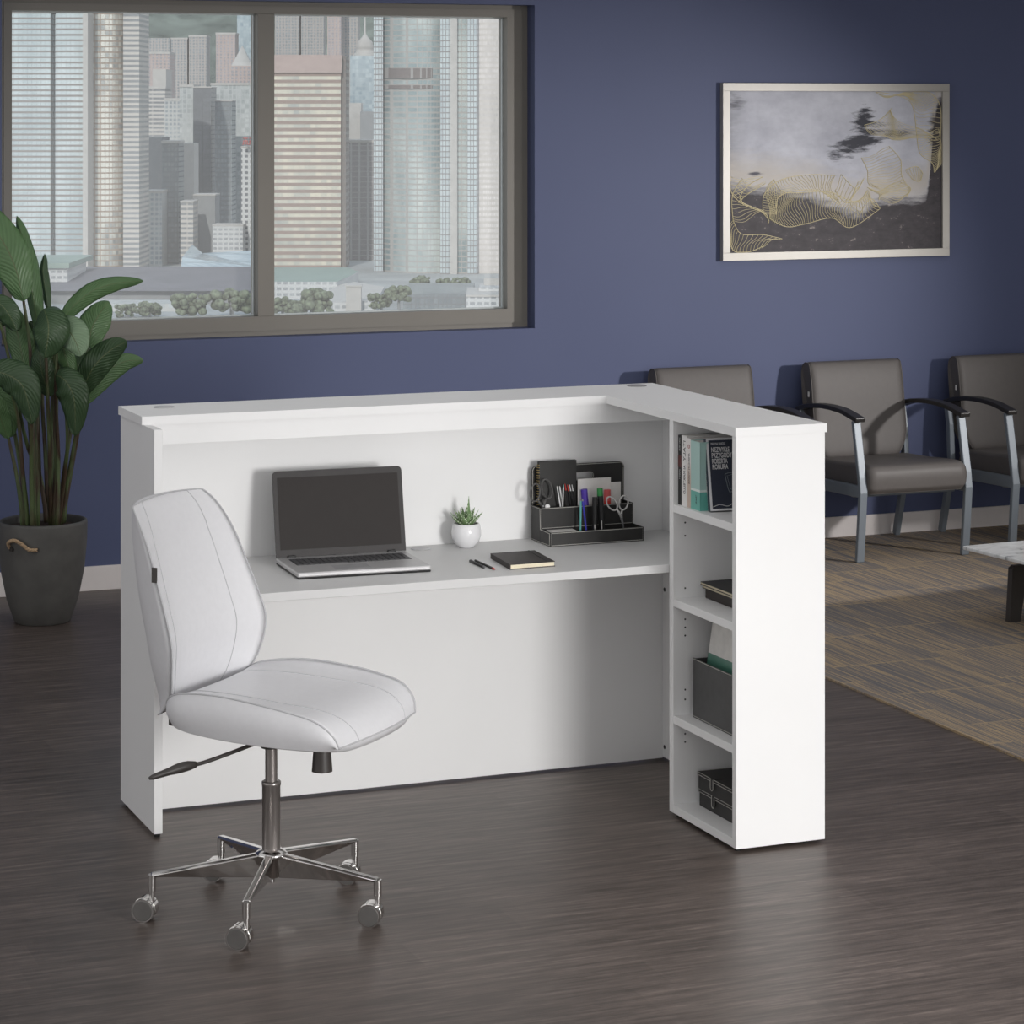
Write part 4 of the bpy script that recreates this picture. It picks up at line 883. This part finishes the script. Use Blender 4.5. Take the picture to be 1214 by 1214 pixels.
# ================================================================ THE CITY OUTSIDE
GZ = -115.0
def city(name, label, cat='building', px0=0, px1=10, ytop=0, D=1900, dep=40, mat=None, group='buildings outside the window', zb=None, parapet=None, part_name='facade', root=None):
    p = at_d((px0+px1)/2, HY, D); k = D/F_PX; wd = (px1-px0)*k; zt = CAM.z-(ytop-HY)*k
    zb = GZ if zb is None else CAM.z-(zb-HY)*k
    if root is None: root = thing(name, label, cat, (p.x, p.y, GZ), -YAW, group)
    inv = M_of(root).inverted(); c = inv @ Vector((p.x, p.y, zb)); zt -= GZ
    obj(part_name, MB().box(c.x-wd/2, c.x+wd/2, c.y, c.y+dep, c.z, zt), mat, root, local=True)
    if parapet: obj('roof_parapet', MB().box(c.x-wd/2-.4, c.x+wd/2+.4, c.y-.5, c.y+dep+.5, zt, zt+parapet), CONC_L, root, local=True)
    return root
CONC_L = simple('pale_concrete', (196, 192, 188), .8, sc=.2); CONC_M = simple('mid_grey_concrete', (150, 152, 154), .8, sc=.2); HAZEG = simple('street_paving', (176, 178, 178), .9, sc=.02, var=.15)
tag(obj('city_ground', MB().add([at_d(-900, HY, 900)+UP*(GZ-CAM.z), at_d(2500, HY, 900)+UP*(GZ-CAM.z), at_d(2500, HY, 5200)+UP*(GZ-CAM.z), at_d(-900, HY, 5200)+UP*(GZ-CAM.z)], [(0, 1, 2, 3)]), HAZEG), kind='structure')
# wooded hill
hill = MB(); G = []
for i in range(30):
    px = -500+i*55; row = []
    for j in range(14):
        D = 3000+j*150; h = (1-math.cos(PI*j/13))*.5; zt = (360+45*math.sin(px*.011+1)+20*math.sin(px*.05))*h+14*math.sin(px*.09+j)*math.sin(j*.9)
        q = at_d(px, HY, D); row.append(Vector((q.x, q.y, GZ+(115+zt)*h)))
    G.append(row)
hill.grid(G, flip=True)
tag(obj('hill', hill, simple('hazy_woodland', (112, 120, 112), .95, sc=.02, var=.5)), kind='structure')
FA = facade('banded_glass_tower', (156, 150, 147), (226, 236, 238), 3.9, 3.2, .36, .05, .12, (176, 190, 194), .1, .15)
FB_ = facade('tower_bay_glass', (176, 158, 144), (132, 142, 148), 3.9, 3.4, .28, .14, .8, (250, 248, 238), .4, .12)
FC_ = facade('dark_glass_column', (150, 146, 146), (176, 186, 192), 3.9, 2.2, .2, .2, .6, (214, 224, 226), .2, .15)
FR = facade('residential_tower', (190, 184, 180), (120, 124, 130), 3.0, 3.2, .35, .45, .5, (160, 166, 170))
FP = facade('pale_grid_tower', (206, 206, 204), (136, 142, 148), 3.6, 3.4, .4, .35, .5, (186, 192, 194))
FD = facade('grey_curtain_wall', (136, 138, 142), (116, 122, 128), 3.8, 2.6, .25, .2, .5, (150, 158, 160), .1)
FDK = facade('dark_slab', (124, 126, 130), (112, 114, 118), 3.8, 20, .1, .05, .3)
FL = facade('light_curtain_wall', (206, 208, 208), (150, 157, 158), 4.0, 3.5, .18, .22, .4, (220, 222, 220))
FBN = facade('pale_banded_block', (214, 208, 202), (128, 130, 132), 3.6, 60, .5, .01, .4)
FBR = facade('pink_brown_tower', (168, 148, 139), (176, 182, 178), 5.0, 4.0, .50, .03, .45, (240, 232, 212), .1, .2)
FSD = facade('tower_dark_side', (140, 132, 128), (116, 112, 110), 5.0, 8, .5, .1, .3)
FST = facade('striped_tower', (186, 186, 186), (126, 124, 126), 4.0, 6.4, .10, .22, .3)
FBL = facade('blue_glass', (172, 184, 190), (138, 160, 172), 4.0, 3.0, .15, .12, .5, (210, 222, 227), .2, .12)
FGL = facade('curved_glass_tower', (186, 182, 178), (112, 140, 148), 3.9, 3.2, .30, .14, .15, (222, 228, 224), .2, .1)
FBE = facade('beige_ribbed_wall', (224, 216, 210), (196, 190, 188), 3.9, 1.5, .45, .3, .4)
FPK = facade('pink_residential', (198, 180, 174), (140, 138, 142), 3.0, 3.6, .35, .45, .4)
PODR = simple('dark_podium_roof', (124, 122, 128), .8, sc=.05, var=.1); GRR = simple('green_flat_roof', (150, 166, 158), .8, sc=.05); WHB = facade('white_low_block', (216, 216, 216), (150, 152, 154), 3.5, 4, .5, .3, .4)
TREE = simple('city_tree_foliage', (112, 120, 100), .95, sc=.5, var=.6)
FPL = facade('louvred_band', (176, 172, 170), (112, 104, 102), 30, 4.5, .0, .2, .3)
# far left twin tower with bay
r = city('office_tower', 'huge banded glass tower with rounded bay at the left of the view', px0=-60, px1=60, ytop=-90, D=1840, dep=50, mat=FA)
city('', '', px0=48, px1=68, ytop=17, D=1850, dep=44, mat=FC_, root=r, part_name='recessed_glass_column'); city('', '', px0=66, px1=100, ytop=-90, D=1838, dep=50, mat=FA, root=r, part_name='wing')
p = at_d(124, HY, 1868); inv = M_of(r).inverted(); c = inv @ Vector((p.x, p.y, GZ)); k = 1868/F_PX
obj('rounded_bay', MB().cyl((c.x, c.y, 0), (c.x, c.y, 250), 25*k, n=48), FB_, r, local=True); city('', '', px0=146, px1=165, ytop=-90, D=1850, dep=50, mat=FBN, root=r, part_name='wing')
city('', '', px0=98, px1=104, ytop=-90, D=1830, dep=30, mat=CONC_L, root=r, part_name='pier')
B = [ # name,label,px0,px1,ytop,D,dep,mat,parapet
 ('apartment_tower','grey apartment slab high up, right of the rounded tower',165,201,45,2700,40,FR,0),
 ('apartment_tower','paired pale apartment tower below the hill, left one',203,222,47,2650,30,FR,2),
 ('apartment_tower','paired pale apartment tower below the hill, right one',224,245,44,2650,30,FR,2),
 ('apartment_tower','tan apartment tower left of the pyramid roof',256,279,41,2600,30,FPK,2),
 ('office_tower','dark blue glass block at the top beside the mullion',281,302,18,2800,40,FBL,0),
 ('office_building','low pinkish block above the white banded building',165,201,64,2450,40,FPK,2),
 ('office_building','pale stone block standing in front of pinkish block',181,197,82,2350,40,CONC_L,0),
 ('office_building','cream building with dark horizontal window bands',165,196,105,2250,40,FBN,2),
 ('office_building','building with a white square window grid',195,213,119,2200,30,FP,2),
 ('office_tower','pale curtain wall tower, left of the dark slab',213,229,103,2150,40,FL,2),
 ('office_tower','tall plain dark grey slab tower',229,250,104,2120,40,FDK,1),
 ('office_tower','bright silvery glass tower left of the mullion',250,300,101,2180,40,FL,2),
 ('office_tower','narrow dark glass tower before the silvery tower',255,275,120,2100,30,FD,1),
 ('office_building','plain grey block right beside the rounded tower',171,193,163,2080,40,CONC_M,0),
 ('office_tower','slim grey glass tower with a fine grid',192,212,170,1960,30,FD,2),
 ('office_tower','pale plain narrow tower behind the slim glass tower',212,230,170,2020,30,CONC_L,0),
 ('office_building','low white gridded building at the foot of the grey block',172,192,229,1930,30,FP,2),
 ('office_building','low white banded building below the dark slab',214,229,240,1930,30,FBN,1),
 ('office_building','low pale grey faceted building below the dark slab',229,255,232,1980,30,CONC_M,1),
 ('office_building','white tower with rows of small square windows at the mullion',286,302,175,1950,30,facade('white_square_window_tower', (226,226,226), (118,120,124), 4.1, 4.1, .5, .4, .2),1),
 ('office_building','small white classical building below the white tower',252,288,268,1930,30,WHB,1),
 ('apartment_tower','twin apartment tower in the right pane, left one',326,355,-30,2700,30,FR,0),
 ('apartment_tower','twin apartment tower in the right pane, right one',357,384,-30,2700,30,FR,0),
 ('apartment_tower','pink apartment tower behind the pink and brown tower',388,404,-20,2600,30,FPK,0),
 ('apartment_tower','grey apartment tower beside the pink one',404,425,-30,2640,30,FR,0),
 ('office_building','white blank block left of the blue glass tower',410,428,122,2250,30,CONC_L,0),
 ('office_building','light grey narrow block below the domed tower',427,444,132,2230,30,CONC_M,0),
 ('office_building','grey building with white vertical stripes',404,446,169,2000,40,FST,2)]
for n_, l_, a, b_, y_, D, dp, m, pz in B: city(n_, l_, px0=a, px1=b_, ytop=y_, D=D, dep=dp, mat=m, parapet=pz or None)
rs = [x for x in bpy.data.objects if x.get('label') == 'white tower with rows of small square windows at the mullion'][0]; sg = MB(); kk = 1940/F_PX
for gx in (288, 295.5):
    for a0, b0, a1, b1 in ((0, 0, 6, 0), (0, 3, 6, 3), (0, 6, 6, 6), (3, -1.5, 3, 8), (1, 3, 0, 8), (5, 3, 6, 8)):
        A_, B_ = at_d(gx+a0, 164+b0, 1940), at_d(gx+a1, 164+b1, 1940); sg.cyl(A_, B_, .42, n=6)
obj('red_roof_sign', sg, simple('red_sign', (206, 120, 116), .6), rs)
# pyramid-roofed tower
r = city('office_tower', 'cream tower with a white pyramid roof left of the mullion', px0=271, px1=302, ytop=78, D=2300, dep=24, mat=FPK)
p = at_d(286, HY, 2300); k = 2300/F_PX; c = M_of(r).inverted() @ Vector((p.x, p.y, GZ)); zt = CAM.z-(78-HY)*k-GZ
obj('pyramid_roof', MB().cyl((c.x, c.y+10, zt), (c.x, c.y+10, zt+24*k), 17*k, .4, n=4, cap=True), CONC_L, r, local=True)
# domed blue tower
r = city('office_tower', 'slender blue glass tower with a stepped white dome', px0=415, px1=443, ytop=66, D=2350, dep=24, mat=FBL)
p = at_d(432, HY, 2350); k = 2350/F_PX; c = M_of(r).inverted() @ Vector((p.x, p.y, GZ)); z0 = CAM.z-(66-HY)*k-GZ
obj('stepped_dome', MB().lathe([(13*k, z0), (13*k, z0+3*k), (10.5*k, z0+3.5*k), (10.5*k, z0+9*k), (11.5*k, z0+10*k), (9*k, z0+14*k), (9.5*k, z0+16*k), (4*k, z0+22*k), (1*k, z0+27*k), (.5*k, z0+60*k), (0, z0+60*k)], 32, (c.x, c.y+10, 0)), CONC_L, r, local=True)
# pink-brown tower
r = city('office_tower', 'broad pink and brown banded tower just right of the mullion', px0=318, px1=404, ytop=86, D=1900, dep=40, mat=FBR)
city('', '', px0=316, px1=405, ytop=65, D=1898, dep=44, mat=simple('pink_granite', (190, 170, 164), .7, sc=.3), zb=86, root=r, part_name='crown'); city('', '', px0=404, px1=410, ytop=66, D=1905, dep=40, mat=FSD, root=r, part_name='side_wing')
# big curved glass tower
r = city('office_tower', 'huge pale glass tower filling the right of the right pane', px0=443, px1=454, ytop=-90, D=1860, dep=50, mat=FC_)
k = 1900/F_PX; G = []
for i in range(25):
    q = i/24; px = 452+q*76; D = 1870-26*math.sin(PI*q*.75)
    a, b_ = at_d(px, HY, D), at_d(px, HY, D); G.append([Vector((a.x, a.y, GZ)), Vector((a.x, a.y, 140))])
obj('curved_glass_front', MB().grid(G, flip=False), FGL, r)
for a, b_, m, D in ((522, 534, FC_, 1838), (534, 542, CONC_L, 1836), (542, 556, FGL, 1842), (554, 566, FC_, 1836), (565, 640, FBE, 1844)):
    city('', '', px0=a, px1=b_, ytop=-90, D=D, dep=40, mat=m, root=r, part_name='facade')
for ya, yb in ((81, 93), (101, 105)):
    G = []
    for i in range(25):
        q = i/24; D = 1869-26*math.sin(PI*q*.75); G.append([at_d(452+q*72, yb, D), at_d(452+q*72, ya, D)])
    obj('plant_floor_band', MB().grid(G), FPL, r)
# low structures
r = city('exhibition_hall', 'long low hall with dark curved roof at the foot of the towers', px0=60, px1=312, ytop=345, D=1560, dep=60, mat=CONC_M); k = 1560/F_PX; G = []
for i in range(17):
    q = i/16; D = 1555+q*190; yy = 345-29*math.sin(q*PI/2)
    row = []
    for px in (58, 312): w_ = at_d(px, HY, D); row.append(Vector((w_.x, w_.y, CAM.z-(yy-HY)*D/F_PX)))
    G.append(row)
obj('curved_roof', MB().grid(G), PODR, r)
r = city('station_building', 'white low building with a green roof at left behind plant leaves', px0=20, px1=80, ytop=318, D=1600, dep=70, mat=WHB)
city('', '', px0=18, px1=82, ytop=312, D=1598, dep=90, mat=GRR, zb=318, root=r, part_name='roof')
def wedge(name, label, pts, D0, D1, h, mat, roofmat):
    r = thing(name, label, 'building', at_d(pts[0][0], HY, D0)+UP*(GZ-CAM.z), -YAW, 'buildings outside the window')
    top = [at_d(px, py, D0+(D1-D0)*t) for px, py, t in pts]; bot = [Vector((p.x, p.y, GZ)) for p in top]; n = len(pts)
    obj('walls', MB().add(top+bot, [(i, (i+1) % n, n+(i+1) % n, n+i) for i in range(n)]), mat, r); obj('roof', MB().add(top, [tuple(range(n))]), roofmat, r); return r
wedge('glass_roofed_building', 'low building with a folded blue glass roof left of the mullion', [(214, 322, 0), (312, 318, 0), (312, 296, .6), (240, 300, 1), (228, 290, 1), (216, 305, .4)], 1750, 1830, 0, FBL, FBL)
wedge('podium', 'green roofed podium under the pink and brown tower', [(318, 334, 0), (400, 334, 0), (425, 322, .8), (412, 317, 1), (318, 317, 1)], 1600, 1780, 0, WHB, GRR)
wedge('pavilion', 'white ribbed pavilion with sloping roof in the right pane', [(370, 360, 0), (446, 356, 0), (456, 340, .6), (420, 334, .9), (400, 338, .9)], 1500, 1620, 0, WHB, CONC_L)
r = city('terrace_building', 'stepped white low building at the right end of the window view', px0=553, px1=640, ytop=352, D=1480, dep=60, mat=WHB, parapet=1.2); city('', '', px0=568, px1=640, ytop=341, D=1510, dep=40, mat=WHB, root=r, part_name='upper_storey'); city('', '', px0=574, px1=640, ytop=330, D=1530, dep=40, mat=CONC_L, root=r, part_name='roof_block')
city('car_park', 'dark flat car park deck below the huge glass tower', px0=478, px1=560, ytop=348, D=1500, dep=90, mat=FD)
city('kiosk', 'small white upright kiosk between the trees', px0=410, px1=428, ytop=340, D=1490, dep=8, mat=CONC_L, parapet=.8)
city('terminal', 'low pale building with white columns below the dark curved roof', px0=100, px1=212, ytop=360, D=1500, dep=30, mat=facade('colonnade', (206,206,204), (168,172,172), 9, 6.5, .25, .25, .3))
def ctree(px, py, rpx, D, label):
    k = D/F_PX; c = at_d(px, py, D); o = thing('city_tree', label, 'tree', (c.x, c.y, GZ), 0, 'trees on the street below'); m = MB(); random.seed(int(px*7+py))
    for _ in range(46):
        q = c+Vector((random.uniform(-1, 1)*rpx*k*.8, random.uniform(-.6, .6)*rpx*k, random.uniform(-.6, .6)*rpx*k*.7)); m.sphere(q, rpx*k*random.uniform(.12, .26), 9, 6, (1, 1, .85))
    obj('crown', m, TREE, o); obj('trunk', MB().cyl((c.x, c.y, GZ), c, rpx*k*.1, n=8), CONC_M, o)
TL_ = [(225, 361, 20, 'round street tree left of the white frame, in left pane'), (275, 356, 22, 'bushy street tree at the right end of left pane'), (150, 368, 12, 'small street tree at the foot of the colonnade'), (178, 366, 13, 'small street tree right of the colonnade'), (335, 362, 15, 'street tree at the left end of right pane'), (370, 358, 24, 'large round street tree left of the kiosk'), (452, 356, 14, 'dark street tree right of the kiosk'), (473, 348, 14, 'street tree before the huge glass tower, left one'), (500, 336, 12, 'tree row under the huge glass tower, left'), (530, 337, 11, 'tree row under the huge glass tower, middle'), (548, 335, 10, 'tree row under the huge glass tower, right')]
for px, py, rp, lab in TL_: ctree(px, py, rp*1.22, 1460 if py > 340 else 1700, lab)
# ================================================================ LIGHT
wd = bpy.data.worlds.new('daylight_sky'); bpy.context.scene.world = wd; wd.use_nodes = True; n = wd.node_tree.nodes; l = wd.node_tree.links
tc = n.new('ShaderNodeTexCoord'); sx = n.new('ShaderNodeSeparateXYZ'); l.new(tc.outputs['Generated'], sx.inputs[0]); rp = n.new('ShaderNodeValToRGB')
l.new(sx.outputs[2], rp.inputs[0])
e = rp.color_ramp.elements; e[0].position = .0; e[0].color = (.80, .80, .80, 1); e[1].position = .6; e[1].color = (.52, .62, .74, 1)
bg = n['Background']; l.new(rp.outputs[0], bg.inputs[0]); bg.inputs[1].default_value = 1.0
def area(name, loc, target, size, power, col_=(1, 1, 1), sy=None):
    L = bpy.data.lights.new(name, 'AREA'); L.energy = power; L.size = size; L.color = col_
    if sy: L.shape = 'RECTANGLE'; L.size_y = sy
    o = bpy.data.objects.new(name, L); COL.objects.link(o); o.location = loc; o.rotation_euler = (Vector(target)-Vector(loc)).to_track_quat('-Z', 'Y').to_euler(); return o
def rad(r, a, b): return r*PI*a*b
area('ceiling_fill', (1.6, -3.6, 3.06), (1.6, -3.6, 0), 13, rad(.42, 13, 12), sy=12)  # added overhead fill for even ambient light, no real ceiling fixture
area('rear_fill', (2.6, -10.2, 1.5), (2.6, 0, 1.5), 12.5, rad(1.2, 12.5, 2.8), sy=2.8)  # added frontal fill behind the camera, there is no window here
area('left_fill', (-6.85, -3.2, 1.5), (0, -3.2, 1.3), 9, rad(1.25, 9, 2.6), sy=2.6)  # added fill for the left-facing sides, no opening in this wall
kL = bpy.data.lights.new('key_spot', 'SPOT'); kL.energy = 820; kL.spot_size = math.radians(46); kL.spot_blend = 1; kL.shadow_soft_size = .62; kL.color = (1, .985, .97)
ko = bpy.data.objects.new('key_spot', kL); COL.objects.link(ko); ko.location = (2.05, -6.6, 1.4); ko.rotation_euler = (Vector((1.1, -.4, .1))-ko.location).to_track_quat('-Z', 'Y').to_euler()
sL = bpy.data.lights.new('waiting_area_spot', 'SPOT'); sL.energy = 780; sL.spot_size = math.radians(46); sL.spot_blend = 1; sL.shadow_soft_size = .12; sL.color = (1, .97, .95)
so = bpy.data.objects.new('waiting_area_spot', sL); COL.objects.link(so); so.location = (6.9, -1.1, 1.9); so.rotation_euler = (Vector((3.2, 3.4, .9))-so.location).to_track_quat('-Z', 'Y').to_euler()
sun = bpy.data.lights.new('sun', 'SUN'); sun.energy = 1.7; sun.angle = .01; sun.color = (1, .96, .9); su = bpy.data.objects.new('sun', sun); COL.objects.link(su); su.location = (0, 0, 60)
su.rotation_euler = Vector((.42, .72, -.5)).to_track_quat('-Z', 'Y').to_euler()
# ================================================================ CAMERA
cam = bpy.data.cameras.new('camera'); co = bpy.data.objects.new('camera', cam); COL.objects.link(co); co.location = CAM; co.rotation_euler = (PI/2, 0, -YAW)
cam.sensor_width = 36; cam.lens = F_PX/1214*36; cam.shift_y = -(607-HY)/1214; cam.clip_start = .1; cam.clip_end = 8000
sc_ = bpy.context.scene; sc_.camera = co
sc_.view_settings.view_transform = 'Standard'; sc_.view_settings.look = 'None'; sc_.view_settings.gamma = 1; sc_.view_settings.use_curve_mapping = False; sc_.view_settings.exposure = 0
sc_.cycles.use_denoising = True; sc_.cycles.max_bounces = 8
